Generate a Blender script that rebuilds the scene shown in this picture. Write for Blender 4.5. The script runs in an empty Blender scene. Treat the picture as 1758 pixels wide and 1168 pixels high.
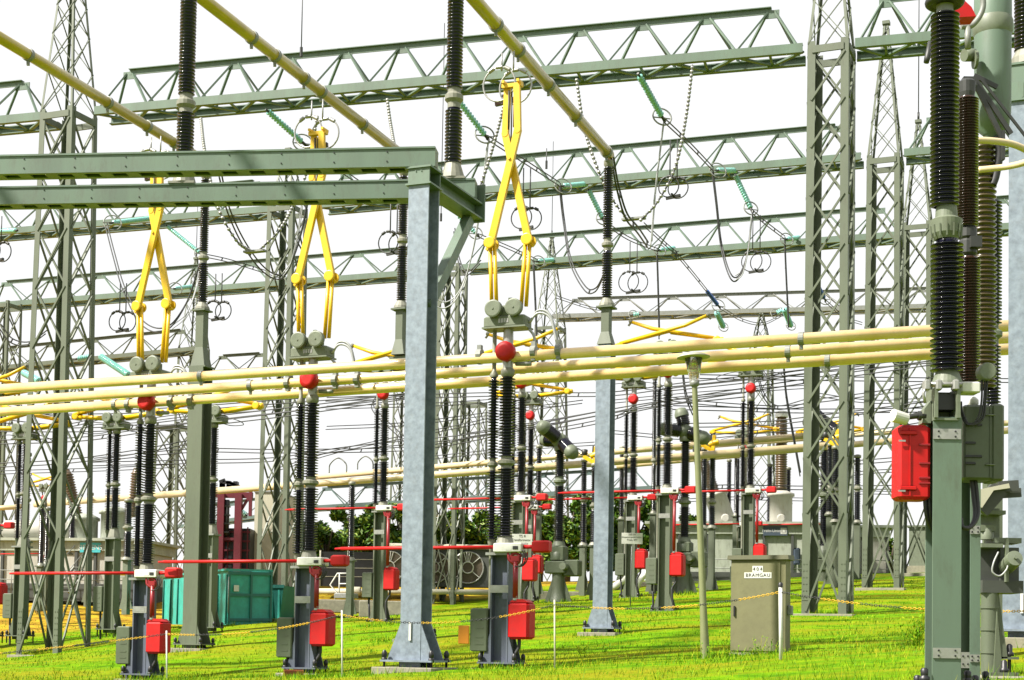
import bpy, math, random
import numpy as np
from mathutils import Vector, Matrix
random.seed(7)
sc = bpy.context.scene
COL = sc.collection
W0, H0, F = 1758.0, 1168.0, 2600.0
R = math.radians
# ------------------------------------------------------------------ camera
EYE = Vector((0, 0, 1.6))
PITCH, ROLL = R(2.4), 0.016
CX, CY = 879.0, 996.0
fw = Vector((0, math.cos(PITCH), math.sin(PITCH)))
up0 = Vector((0, -math.sin(PITCH), math.cos(PITCH)))
rt0 = Vector((1, 0, 0))
UP = up0 * math.cos(ROLL) - rt0 * math.sin(ROLL)
RT = rt0 * math.cos(ROLL) + up0 * math.sin(ROLL)
cd = bpy.data.cameras.new('camera')
cam = bpy.data.objects.new('camera', cd); COL.objects.link(cam)
cam.matrix_world = Matrix(((RT.x, UP.x, -fw.x, EYE.x), (RT.y, UP.y, -fw.y, EYE.y), (RT.z, UP.z, -fw.z, EYE.z), (0, 0, 0, 1)))
cd.sensor_width = 36.0; cd.lens = 36.0 * F / W0
cd.shift_y = (CY - H0 / 2) / W0
cd.clip_start = 0.1; cd.clip_end = 3000
sc.camera = cam
# ------------------------------------------------------------------ sky, sun, exposure
SUN_EL, SUN_AZ = R(48), R(-114)      # azimuth from +Y towards +X: behind and to the left
w = bpy.data.worlds.new('World'); sc.world = w; w.use_nodes = True
nt = w.node_tree; nt.nodes.clear()
out = nt.nodes.new('ShaderNodeOutputWorld'); bg = nt.nodes.new('ShaderNodeBackground')
sky = nt.nodes.new('ShaderNodeTexSky'); sky.sky_type = 'NISHITA'; sky.sun_disc = False
sky.sun_elevation = SUN_EL; sky.sun_rotation = SUN_AZ; sky.dust_density = 4.0; sky.air_density = 1.2
mx = nt.nodes.new('ShaderNodeMix'); mx.data_type = 'RGBA'; mx.inputs[0].default_value = 0.93
nt.links.new(sky.outputs[0], mx.inputs[6]); mx.inputs[7].default_value = (5.65, 5.65, 5.65, 1)   # bright white cloud sheet
nt.links.new(mx.outputs[2], bg.inputs[0]); bg.inputs[1].default_value = 0.075
nt.links.new(bg.outputs[0], out.inputs[0])
sl = bpy.data.lights.new('sun', 'SUN'); sl.energy = 5.0; sl.angle = R(2.5); sl.color = (1.0, 0.95, 0.86)
so = bpy.data.objects.new('sun', sl); COL.objects.link(so)
sdir = Vector((math.sin(SUN_AZ) * math.cos(SUN_EL), math.cos(SUN_AZ) * math.cos(SUN_EL), math.sin(SUN_EL)))
so.rotation_euler = sdir.to_track_quat('Z', 'Y').to_euler(); so.location = (0, 0, 60)
sc.view_settings.view_transform = 'Standard'; sc.view_settings.look = 'None'
sc.view_settings.exposure = 1.35; sc.view_settings.gamma = 1.0

# ------------------------------------------------------------------ placing helpers
def P(px, py, D):
    """point seen at photo pixel (px,py) standing D metres ahead"""
    d = fw + RT * ((px - CX) / F) + UP * (-(py - CY) / F)
    return EYE + d * (D / d.y)
def proj(v):
    d = Vector(v) - EYE; z = d.dot(fw); return CX + F * d.dot(RT) / z, CY - F * d.dot(UP) / z
AA = Vector((.926, -.378, 0)).normalized()      # along the tubes, to the right and nearer
BB = Vector((.378, .926, 0)).normalized()       # along the busbars, away
RZ = math.atan2(AA.y, AA.x)
def DA(D0, x0, x, vp=-5480.):                    # depth of a line along AA
    return D0 * (x0 - vp) / (x - vp)
def V(*a): return Vector(a)
# ------------------------------------------------------------------ materials
MATS = {}
def mat(name, col, rough=.5, metal=0., var=.12, scale=3., spec=.5, detail=4., bump=0., tint=None, streak=False, coat=0., trans=0., grime=0., gcol=(.045, .035, .02)):
    m = bpy.data.materials.new(name); m.use_nodes = True
    n = m.node_tree; b = n.nodes['Principled BSDF']
    b.inputs['Roughness'].default_value = rough; b.inputs['Metallic'].default_value = metal
    b.inputs['Specular IOR Level'].default_value = spec
    if coat: b.inputs['Coat Weight'].default_value = coat; b.inputs['Coat Roughness'].default_value = .15
    if trans: b.inputs['Transmission Weight'].default_value = trans
    tc = n.nodes.new('ShaderNodeTexCoord'); mp = n.nodes.new('ShaderNodeMapping')
    n.links.new(tc.outputs['Object'], mp.inputs[0])
    if streak: mp.inputs['Scale'].default_value = (1, 1, .25)
    nz = n.nodes.new('ShaderNodeTexNoise'); nz.inputs['Scale'].default_value = scale; nz.inputs['Detail'].default_value = detail
    nz.inputs['Roughness'].default_value = .65
    n.links.new(mp.outputs[0], nz.inputs['Vector'])
    cr = n.nodes.new('ShaderNodeValToRGB'); e = cr.color_ramp.elements
    KA = .82 if not trans else 1.
    t = tuple(c * KA for c in (tint or col)); col = tuple(c * KA for c in col)
    e[0].position = .3; e[1].position = .72
    e[0].color = tuple(c * (1 - var) for c in t) + (1,)
    e[1].color = tuple(min(1, c * (1 + var)) for c in col) + (1,)
    n.links.new(nz.outputs[0], cr.inputs[0]); src = cr.outputs[0]
    if grime:      # patchy dirt, drip stains and fine scuffs
        m2 = n.nodes.new('ShaderNodeMapping'); m2.inputs['Scale'].default_value = (1, 1, .3) if streak else (1, 1, 1); m2.inputs['Location'].default_value = (3.1, 1.7, .4)
        n.links.new(tc.outputs['Object'], m2.inputs[0])
        z2 = n.nodes.new('ShaderNodeTexNoise'); z2.inputs['Scale'].default_value = 7.5; z2.inputs['Detail'].default_value = 9; z2.inputs['Roughness'].default_value = .75
        n.links.new(m2.outputs[0], z2.inputs['Vector'])
        r2 = n.nodes.new('ShaderNodeValToRGB'); e2 = r2.color_ramp.elements; e2[0].position = .50; e2[1].position = .74; e2[0].color = (0, 0, 0, 1); e2[1].color = (grime,) * 3 + (1,)
        n.links.new(z2.outputs[0], r2.inputs[0])
        mm = n.nodes.new('ShaderNodeMix'); mm.data_type = 'RGBA'; n.links.new(r2.outputs[0], mm.inputs[0]); n.links.new(src, mm.inputs[6]); mm.inputs[7].default_value = tuple(gcol) + (1,)
        src = mm.outputs[2]
        rr = n.nodes.new('ShaderNodeMapRange'); rr.inputs[3].default_value = rough * .8; rr.inputs[4].default_value = min(1, rough * 1.6); n.links.new(z2.outputs[0], rr.inputs[0]); n.links.new(rr.outputs[0], b.inputs['Roughness'])
    n.links.new(src, b.inputs['Base Color'])
    if bump:
        bp = n.nodes.new('ShaderNodeBump'); bp.inputs['Strength'].default_value = bump; bp.inputs['Distance'].default_value = .01
        n.links.new(nz.outputs[0], bp.inputs['Height']); n.links.new(bp.outputs[0], b.inputs['Normal'])
    MATS[name] = m
    return m
mat('green_steel', (.106, .126, .082), .45, 0, .09, 1.6, tint=(.094, .113, .074), streak=True, grime=.4)
mat('green_beam', (.118, .176, .128), .4, 0, .08, 1.2, tint=(.106, .150, .112), streak=True, grime=.42)
mat('green_dark', (.078, .098, .058), .4, 0, .12, 3, grime=.35)
mat('green_casting', (.135, .158, .108), .45, 0, .15, 6, grime=.4)
mat('galvanised', (.225, .27, .325), .42, .2, .20, 9, detail=8, tint=(.18, .22, .27), grime=.3, gcol=(.11, .11, .10))
mat('slate_steel', (.095, .11, .15), .5, .15, .16, 6, detail=6, streak=True, grime=.4)
mat('bright_steel', (.36, .36, .34), .35, .5, .15, 10)
mat('grey_metal', (.22, .23, .21), .45, .2, .15, 8, grime=.4)
mat('dark_metal', (.030, .032, .030), .5, .1, .2, 6)
mat('wire_dark', (.028, .03, .028), .6, .1, .1, 4)
mat('wire_light', (.34, .35, .35), .5, .2, .1, 4)
mat('porcelain', (.006, .006, .015), .16, 0, .25, 3, spec=.5)
mat('porcelain_brown', (.030, .014, .008), .2, 0, .25, 3, spec=.5)
mat('porcelain_olive', (.050, .036, .012), .25, 0, .2, 3, spec=.5)
mat('cap_grey', (.21, .21, .165), .5, .1, .16, 8)
mat('cream_tube', (.84, .61, .30), .28, 0, .06, 1.4, tint=(.75, .50, .20), spec=.7, grime=.25, gcol=(.34, .20, .06), coat=.8)
mat('yellow_bus', (.48, .37, .024), .25, 0, .08, 1.5, tint=(.42, .31, .018), spec=.6, grime=.35, gcol=(.16, .12, .02), coat=.5)
mat('pale_tube', (.62, .50, .30), .3, 0, .08, 1.4)
mat('yellow_arm', (.74, .45, .003), .34, 0, .08, 4, grime=.35, gcol=(.22, .13, .02))
mat('red', (.48, .002, .003), .45, 0, .12, 4, spec=.35, grime=.35, gcol=(.16, .01, .008))
mat('red_deep', (.25, .003, .008), .42, 0, .12, 4)
mat('glass_teal', (.24, .55, .50), .15, 0, .12, 5, spec=.6)
mat('glass_blue', (.01, .07, .28), .2, 0, .12, 5)
mat('rack_red', (.13, .004, .016), .5, 0, .12, 4, grime=.4)
mat('lamp_green', (.19, .205, .095), .45, 0, .10, 4, grime=.2)
mat('white_paint', (.60, .60, .56), .45, 0, .06, 5, grime=.25)
mat('black', (.012, .012, .014), .45, 0, .1, 5)
mat('rubber', (.02, .02, .022), .6, 0, .1, 5)
mat('concrete', (.24, .225, .165), .9, 0, .2, 8, bump=.3)
mat('cabinet', (.165, .158, .075), .6, 0, .07, 2.5, tint=(.155, .148, .072), grime=.2)
mat('cabinet_lid', (.09, .09, .042), .65, 0, .15, 5)
mat('orange', (.60, .21, .004), .5, 0, .05, 5)
mat('signyellow', (.60, .36, .004), .5, 0, .05, 5)
mat('teal_bright', (.03, .34, .275), .45, 0, .12, 2.5, tint=(.026, .29, .235), grime=.3)
mat('teal_dark', (.010, .13, .105), .5, 0, .15, 2.5, streak=True)
mat('trafo_grey', (.34, .37, .30), .5, 0, .12, 1.5, streak=True, grime=.6)
mat('trafo_light', (.42, .41, .36), .55, 0, .14, 1.2, streak=True, grime=.5, gcol=(.16,.12,.08))
mat('trafo_dark', (.05, .055, .048), .6, 0, .2, 2)
mat('brown_insulator', (.11, .07, .035), .35, 0, .15, 5)
mat('wall_cream', (.47, .45, .35), .8, 0, .10, 2, streak=True)
mat('bark', (.06, .045, .03), .9, 0, .3, 6)
mat('brick', (.26, .065, .018), .85, 0, .25, 8)
mat('fan_mesh', (.085, .065, .042), .6, .2, .3, 12)
mat('lamp_glass', (.95, .95, .90), .04, 0, .02, 4, trans=.95)
mat('sign_teal', (.05, .42, .46), .5, 0, .05, 4)
mat('sign_slate', (.05, .07, .10), .5, 0, .05, 4)
mat('teal_beam', (.09, .14, .13), .5, 0, .1, 2)
# ------------------------------------------------------------------ mesh collector
def frame_of(d):
    d = d.normalized()
    a = Vector((0, 0, 1)) if abs(d.z) < .9 else Vector((1, 0, 0))
    s = d.cross(a).normalized(); u = s.cross(d).normalized()
    return s, u
SPLIT = {'fitting', 'tube_clamp', 'joint_casting', 'pivot_fitting', 'base_plate', 'suspension_rod', 'guide_rod', 'latch', 'hinge', 'shaft', 'bracket', 'frame_post', 'rotating_insulator', 'support_insulator', 'post_insulator', 'shed_stack', 'olive_insulator', 'end_fitting', 'bushing', 'elbow_joint', 'joint_fitting', 'tank_ribs'}
class MB:
    def __init__(self): self.v = []; self.f = []; self.s = []; self.mi = []; self.cur = 0
    def _add(self, vs, fs, smooth=False):
        o = len(self.v); self.v += [tuple(x) for x in vs]
        for f in fs: self.f.append(tuple(i + o for i in f)); self.s.append(smooth); self.mi.append(self.cur)
    def hexa(self, p):      # 8 points: bottom loop, top loop
        self._add(p, [(3, 2, 1, 0), (4, 5, 6, 7), (0, 1, 5, 4), (1, 2, 6, 5), (2, 3, 7, 6), (3, 0, 4, 7)])
    def box(self, x0, x1, y0, y1, z0, z1):
        self.hexa([(x0, y0, z0), (x1, y0, z0), (x1, y1, z0), (x0, y1, z0), (x0, y0, z1), (x1, y0, z1), (x1, y1, z1), (x0, y1, z1)])
    def rbox(self, x0, x1, y0, y1, z0, z1, c=.03):   # box with chamfered vertical and horizontal edges (octagonal loops)
        def loop(z, i):
            a, b, d, e = x0 + i, x1 - i, y0 + i, y1 - i
            return [(a + c, d, z), (b - c, d, z), (b, d + c, z), (b, e - c, z), (b - c, e, z), (a + c, e, z), (a, e - c, z), (a, d + c, z)]
        L = [loop(z0, c), loop(z0 + c, 0), loop(z1 - c, 0), loop(z1, c)]
        vs = sum(L, []); fs = [tuple(range(7, -1, -1)), tuple(range(24, 32))]
        for k in range(3):
            for i in range(8):
                j = (i + 1) % 8; fs.append((k * 8 + i, k * 8 + j, k * 8 + 8 + j, k * 8 + 8 + i))
        self._add(vs, fs)
    def obox(self, c, ax, ay, az):                   # centre and three half-axis vectors
        self.hexa([c - ax - ay - az, c + ax - ay - az, c + ax + ay - az, c - ax + ay - az, c - ax - ay + az, c + ax - ay + az, c + ax + ay + az, c - ax + ay + az])
    def bar(self, p, q, w, h=None, side=None):
        p = Vector(p); q = Vector(q); h = h or w; d = q - p
        s, u = frame_of(d)
        if side is not None:
            s = (Vector(side) - d.normalized() * Vector(side).dot(d.normalized())).normalized(); u = s.cross(d.normalized())
        s = s * w / 2; u = u * h / 2
        self.hexa([p - s - u, p + s - u, p + s + u, p - s + u, q - s - u, q + s - u, q + s + u, q - s + u])
    def angle(self, p, q, d1, d2, a, t=.015):        # L profile, corner on p-q, flanges along d1 and d2
        p = Vector(p); q = Vector(q); d1 = Vector(d1); d2 = Vector(d2)
        self.hexa([p, p + d1 * a, p + d1 * a + d2 * t, p + d2 * t, q, q + d1 * a, q + d1 * a + d2 * t, q + d2 * t])
        p2 = p + d2 * t; q2 = q + d2 * t
        self.hexa([p2, p2 + d1 * t, p2 + d1 * t + d2 * (a - t), p2 + d2 * (a - t), q2, q2 + d1 * t, q2 + d1 * t + d2 * (a - t), q2 + d2 * (a - t)])
    def tube(self, pts, r, n=8, closed=False, caps=True):
        pts = [Vector(p) for p in pts]; N = len(pts)
        rr = r if isinstance(r, (list, tuple)) else [r] * N
        d0 = (pts[1] - pts[0]); s, u = frame_of(d0); vs = []
        for i, p in enumerate(pts):
            if closed: d = pts[(i + 1) % N] - pts[i - 1]
            else: d = pts[min(i + 1, N - 1)] - pts[max(i - 1, 0)]
            d.normalize()
            s = (s - d * s.dot(d)).normalized(); u = s.cross(d)
            for k in range(n):
                a = 2 * math.pi * k / n; vs.append(p + (s * math.cos(a) + u * math.sin(a)) * rr[i])
        fs = []
        for i in range(N if closed else N - 1):
            j = (i + 1) % N
            for k in range(n):
                l = (k + 1) % n; fs.append((i * n + k, j * n + k, j * n + l, i * n + l))
        self._add(vs, fs, True)
        if caps and not closed:
            o = len(self.v) - len(vs)
            self.f += [tuple(o + k for k in range(n)), tuple(o + (N - 1) * n + k for k in range(n - 1, -1, -1))]
            self.s += [False, False]; self.mi += [self.cur, self.cur]
    def lathe(self, prof, o=(0, 0, 0), axis=(0, 0, 1), n=14, smooth=True, caps=True):
        o = Vector(o); ax = Vector(axis).normalized(); s, u = frame_of(ax); vs = []; fs = []
        for (r, z) in prof:
            for k in range(n):
                a = 2 * math.pi * k / n; vs.append(o + ax * z + (s * math.cos(a) + u * math.sin(a)) * r)
        for i in range(len(prof) - 1):
            for k in range(n):
                l = (k + 1) % n; fs.append((i * n + l, i * n + k, (i + 1) * n + k, (i + 1) * n + l))
        self._add(vs, fs, smooth)
        if caps: self._add([vs[k] for k in range(n)] + [vs[-n + k] for k in range(n)], [tuple(range(n)), tuple(range(2 * n - 1, n - 1, -1))])
    def disc(self, c, axis, r, t, n=20):             # short cylinder along axis, bevelled face
        self.lathe([(r * .92, 0), (r, t * .15), (r, t * .85), (r * .92, t)], Vector(c), axis, n, smooth=False)
    def ring(self, c, nrm, Rr, r, n=22, m=6, a0=0, a1=2 * math.pi):
        c = Vector(c); s, u = frame_of(Vector(nrm)); full = abs(a1 - a0 - 2 * math.pi) < 1e-4
        k = n if full else n + 1
        pts = [c + (s * math.cos(a0 + (a1 - a0) * i / n) + u * math.sin(a0 + (a1 - a0) * i / n)) * Rr for i in range(k)]
        self.tube(pts, r, m, closed=full)
    def prism(self, poly, t):                         # poly of 3D points, extruded by vector t
        n = len(poly); poly = [Vector(p) for p in poly]; t = Vector(t)
        vs = poly + [p + t for p in poly]
        fs = [tuple(range(n - 1, -1, -1)), tuple(range(n, 2 * n))] + [(i, (i + 1) % n, n + (i + 1) % n, n + i) for i in range(n)]
        self._add(vs, fs)
    def sh(self, dz):
        self.v = [(a, b, c + dz) for a, b, c in self.v]; return self
    def build(self, name, mats, parent=None, loc=None, label=None):
        if name in SPLIT and parent is not None and loc is None:
            o = None
            for m in self.pieces(): o = m._build(name, mats, parent, None, label)
            return o
        return self._build(name, mats, parent, loc, label)
    def pieces(self):                                 # one collector per group of touching islands
        up = list(range(len(self.v)))
        def find(i):
            while up[i] != i: up[i] = up[up[i]]; i = up[i]
            return i
        for f in self.f:
            for i in f[1:]: up[find(i)] = find(f[0])
        box = {}
        for i, v in enumerate(self.v):
            b = box.setdefault(find(i), [list(v), list(v)])
            for k in range(3): b[0][k] = min(b[0][k], v[k]); b[1][k] = max(b[1][k], v[k])
        ks = list(box)
        for a in range(len(ks)):
            for c in range(a):
                A, B = box[ks[a]], box[ks[c]]
                if all(A[0][k] <= B[1][k] + .012 and B[0][k] <= A[1][k] + .012 for k in range(3)): up[find(ks[a])] = find(ks[c])
        g = {}
        for f, s_, m_ in zip(self.f, self.s, self.mi): g.setdefault(find(f[0]), []).append((f, s_, m_))
        out_ = []
        for fs in g.values():
            n_ = MB(); ix = {}
            for f, s_, m_ in fs:
                for i in f:
                    if i not in ix: ix[i] = len(n_.v); n_.v.append(self.v[i])
                n_.f.append(tuple(ix[i] for i in f)); n_.s.append(s_); n_.mi.append(m_)
            out_.append(n_)
        return out_
    def _build(self, name, mats, parent=None, loc=None, label=None):
        me = bpy.data.meshes.new(name)
        off = Vector(loc) if loc is not None else None
        vs = self.v if off is None else [tuple(Vector(p) - off) for p in self.v]
        me.from_pydata(vs, [], self.f)
        me.polygons.foreach_set('use_smooth', self.s)
        ml = mats if isinstance(mats, (list, tuple)) else [mats]
        for m in ml: me.materials.append(MATS[m] if isinstance(m, str) else m)
        if len(ml) > 1: me.polygons.foreach_set('material_index', self.mi)
        me.update()
        o = bpy.data.objects.new(name, me); COL.objects.link(o)
        if parent is not None: o.parent = parent
        elif off is not None: o.location = off
        if label: o['label'] = label
        return o
def tag(o, label=None, cat=None, group=None, kind=None):
    if label: o['label'] = label
    if cat: o['category'] = cat
    if group: o['group'] = group
    o['kind'] = kind or 'thing'
    return o
def thing(name, label, cat, loc, rz=0., group=None, scale=1.):
    o = bpy.data.objects.new(name, None); COL.objects.link(o); o.empty_display_size = .2; o['kind'] = 'thing'
    o.location = loc; o.rotation_euler = (0, 0, rz); o.scale = (scale,) * 3
    return tag(o, label, cat, group)
def kids(o): return [c for c in bpy.data.objects if c.parent == o]
def copy_tree(o, parent=None):
    c = o.copy(); COL.objects.link(c); c.parent = parent
    for ch in kids(o): copy_tree(ch, c)
    return c
def text_mesh(txt, size, parent, name, m, loc, rot, extrude=.002, align='CENTER', label=None, spacing=1.):
    cu = bpy.data.curves.new(name, 'FONT'); cu.body = txt; cu.size = size; cu.align_x = align; cu.align_y = 'CENTER'; cu.extrude = extrude; cu.space_character = spacing
    t = bpy.data.objects.new(name, cu); COL.objects.link(t)
    bpy.context.view_layer.update()
    me = bpy.data.meshes.new_from_object(t.evaluated_get(bpy.context.evaluated_depsgraph_get()))
    bpy.data.objects.remove(t)
    me.materials.clear(); me.materials.append(MATS[m])
    o = bpy.data.objects.new(name, me); COL.objects.link(o); o.parent = parent; o.location = loc; o.rotation_euler = rot
    if label: o['label'] = label
    return o
def bez(pts, n=12):                                   # smooth curve through points (Catmull-Rom)
    pts = [Vector(p) for p in pts]; q = [pts[0] * 2 - pts[1]] + pts + [pts[-1] * 2 - pts[-2]]; o = []
    for i in range(1, len(q) - 2):
        for k in range(n):
            t = k / n; a, b, c, d = q[i - 1], q[i], q[i + 1], q[i + 2]
            o.append(.5 * ((2 * b) + (c - a) * t + (2 * a - 5 * b + 4 * c - d) * t * t + (3 * b - a - 3 * c + d) * t ** 3))
    o.append(pts[-1]); return o
def sheds(mb, x, y, z0, z1, rc, rs, pitch, n=14):     # ribbed insulator body
    prof = [(rc, z0)]; z = z0 + pitch * .3
    while z < z1 - pitch * .8:
        prof += [(rc, z), (rs, z + pitch * .16), (rs, z + pitch * .26), (rc * 1.02, z + pitch * .6)]
        z += pitch
    prof.append((rc, z1)); mb.lathe(prof, (x, y, 0), n=n, caps=False)
def cap(mb, x, y, z0, z1, r0, r1, n=14):              # metal fitting between two insulator units
    m = (z0 + z1) / 2; h = (z1 - z0)
    mb.lathe([(r0, z0), (r0, z0 + h * .25), (r1, m - h * .1), (r1, m + h * .1), (r0, z1 - h * .25), (r0, z1)], (x, y, 0), n=n, smooth=False)
# ------------------------------------------------------------------ ground
GP = [(1625, 1178, 14), (1700, 1165, 17), (1745, 1100, 21), (715, 1146, 25), (862, 1150, 28.3), (525, 1158, 30.9), (245, 1168, 33.2), (330, 1113, 40), (1035, 1086, 36),
      (1200, 1130, 26), (1305, 1125, 27), (953, 1148, 24), (587, 1164, 24), (288, 1168, 26), (1340, 1132, 22), (680, 1098, 38), (50, 1132, 48.5), (1420, 1055, 42), (1520, 1011, 54), (1575, 985, 63),
      (475, 1075, 61), (770, 1042, 70), (655, 1077, 46), (890, 1062, 45), (1145, 1056, 44), (1085, 1032, 54), (912, 1036, 55), (190, 1087, 52), (365, 1084, 51), (957, 1034, 56), (1170, 1020, 56),
      (380, 1066, 50), (1100, 1003, 68), (700, 1015, 72), (100, 1036, 66), (400, 1030, 70), (1300, 996, 68), (1500, 985, 72), (300, 1168, 22), (900, 1180, 20), (0, 1180, 26), (1400, 1180, 18)]
gx = np.array([tuple(P(*g)) for g in GP])
for k in range(14):    # far plateau keeps gently climbing
    xx = -60 + k * 9.; gx = np.vstack([gx, [xx * 1.3, 95., 5.4 + xx * .012]])
gx = np.vstack([gx, [[-12, 6, 1.0], [0, 6, 1.05], [12, 6, 1.15], [-20, 20, .9], [-24, 34, .9], [20, 30, 2.0], [30, 45, 3.0]]])
def _k(r2): return np.where(r2 > 1e-9, r2 * np.log(np.maximum(r2, 1e-9)) * .5, 0.)
_S = 20.; _p = gx[:, :2] / _S; _n = len(gx)
_d2 = ((_p[:, None] - _p[None]) ** 2).sum(-1)
_M = np.zeros((_n + 3, _n + 3)); _M[:_n, :_n] = _k(_d2) + np.eye(_n) * .03
_M[:_n, _n] = 1; _M[:_n, _n + 1:] = _p; _M[_n, :_n] = 1; _M[_n + 1:, :_n] = _p.T
_w = np.linalg.solve(_M, np.concatenate([gx[:, 2], np.zeros(3)]))
def gzs(xy):
    q = np.array(xy, float).reshape(-1, 2).copy(); q[:, 1] = np.clip(q[:, 1], 4, 95)
    lim = 14 + q[:, 1] * .42; q[:, 0] = np.clip(q[:, 0], -lim, lim)
    q /= _S; r2 = ((q[:, None] - _p[None]) ** 2).sum(-1)
    return _k(r2) @ _w[:_n] + _w[_n] + q @ _w[_n + 1:]
def gz(x, y): return float(gzs([(x, y)])[0])
# ------------------------------------------------------------------ ground sheet
def axis_vals(lo, flo, fhi, hi, step):
    a = list(np.arange(flo, fhi + 1e-6, step)); v = step; x = flo; pre = []
    while x > lo: v *= 1.5; x -= v; pre.append(max(x, lo))
    v = step; x = fhi; post = []
    while x < hi: v *= 1.5; x += v; post.append(min(x, hi))
    return sorted(set(pre)) + a + post
gxs = axis_vals(-900, -34, 40, 900, .6); gys = axis_vals(-120, 3, 92, 1600, .6)
XY = np.array([(x, y) for y in gys for x in gxs]); ZZ = gzs(XY)
rng = np.random.RandomState(3)
ZZ = ZZ + .018 * np.sin(XY[:, 0] * 1.7 + XY[:, 1] * .9) * np.sin(XY[:, 1] * 1.3 - XY[:, 0] * .4)
nx = len(gxs)
me = bpy.data.meshes.new('ground')
me.from_pydata([(a[0], a[1], z) for a, z in zip(XY, ZZ)], [], [(j * nx + i, j * nx + i + 1, j * nx + nx + i + 1, j * nx + nx + i) for j in range(len(gys) - 1) for i in range(nx - 1)])
me.polygons.foreach_set('use_smooth', [True] * len(me.polygons))
gm = bpy.data.materials.new('meadow'); gm.use_nodes = True; n = gm.node_tree; b = n.nodes['Principled BSDF']
b.inputs['Roughness'].default_value = .9; b.inputs['Specular IOR Level'].default_value = .03
tc = n.nodes.new('ShaderNodeTexCoord')
def noise(scale, detail, vec=None, sx=1, sy=1):
    mp = n.nodes.new('ShaderNodeMapping'); mp.inputs['Scale'].default_value = (sx, sy, 1)
    n.links.new(tc.outputs['Object'], mp.inputs[0])
    z = n.nodes.new('ShaderNodeTexNoise'); z.inputs['Scale'].default_value = scale; z.inputs['Detail'].default_value = detail; z.inputs['Roughness'].default_value = .7
    n.links.new(mp.outputs[0], z.inputs['Vector']); return z.outputs[0]
def ramp(src, stops):
    r = n.nodes.new('ShaderNodeValToRGB'); e = r.color_ramp.elements
    while len(e) < len(stops): e.new(.5)
    for el, (p, c) in zip(e, stops): el.position = p; el.color = tuple(x * (1. if stops[0][1] == (0, 0, 0) else .80) for x in c) + (1,)
    n.links.new(src, r.inputs[0]); return r.outputs[0]
def mixc(f, a, c):
    m = n.nodes.new('ShaderNodeMix'); m.data_type = 'RGBA'
    n.links.new(f, m.inputs[0]); n.links.new(a, m.inputs[6]); n.links.new(c, m.inputs[7]); return m.outputs[2]
g1 = ramp(noise(2.2, 10), [(.30, (0.033, 0.111, 0.0017)), (.48, (0.090, 0.222, 0.0026)), (.62, (0.166, 0.303, 0.0035)), (.78, (0.257, 0.355, 0.0061))])
g2 = ramp(noise(.55, 6, sx=.35), [(.42, (0, 0, 0)), (.60, (.85, .85, .85))])
dry = ramp(noise(5, 8), [(.3, (0.13, 0.13, 0.005)), (.55, (0.25, 0.24, 0.009)), (.7, (0.27, 0.19, 0.014))])
grass_c = mixc(g2, g1, dry)
soil = ramp(noise(1.6, 10), [(.28, (0.087, 0.046, 0.0087)), (.45, (0.261, 0.152, 0.0174)), (.58, (0.435, 0.312, 0.0261)), (.72, (0.246, 0.275, 0.0145))])
# the mown grass ends towards the transformers, where dry soil and weeds take over
sp = n.nodes.new('ShaderNodeSeparateXYZ'); n.links.new(tc.outputs['Object'], sp.inputs[0])
ma = n.nodes.new('ShaderNodeMath'); ma.operation = 'MULTIPLY_ADD'; ma.inputs[1].default_value = -1.05; n.links.new(sp.outputs[0], ma.inputs[0]); n.links.new(sp.outputs[1], ma.inputs[2])
ms = n.nodes.new('ShaderNodeMath'); ms.operation = 'MULTIPLY_ADD'; ms.inputs[1].default_value = 9.; n.links.new(noise(.35, 5), ms.inputs[0]); ms.inputs[2].default_value = -4.5
ad = n.nodes.new('ShaderNodeMath'); ad.operation = 'SUBTRACT'; n.links.new(ma.outputs[0], ad.inputs[0]); n.links.new(ms.outputs[0], ad.inputs[1])
mr = n.nodes.new('ShaderNodeMapRange'); mr.inputs[1].default_value = 72.0; mr.inputs[2].default_value = 74.5; n.links.new(ad.outputs[0], mr.inputs[0])
n.links.new(mixc(mr.outputs[0], grass_c, soil), b.inputs['Base Color'])
bp = n.nodes.new('ShaderNodeBump'); bp.inputs['Strength'].default_value = .8; bp.inputs['Distance'].default_value = .06
n.links.new(noise(7, 10), bp.inputs['Height']); n.links.new(bp.outputs[0], b.inputs['Normal'])
MATS['meadow'] = gm; me.materials.append(gm)
go = bpy.data.objects.new('ground', me); COL.objects.link(go); tag(go, 'sloping mown meadow with bare dry soil towards the transformers', 'ground', kind='structure')
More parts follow.
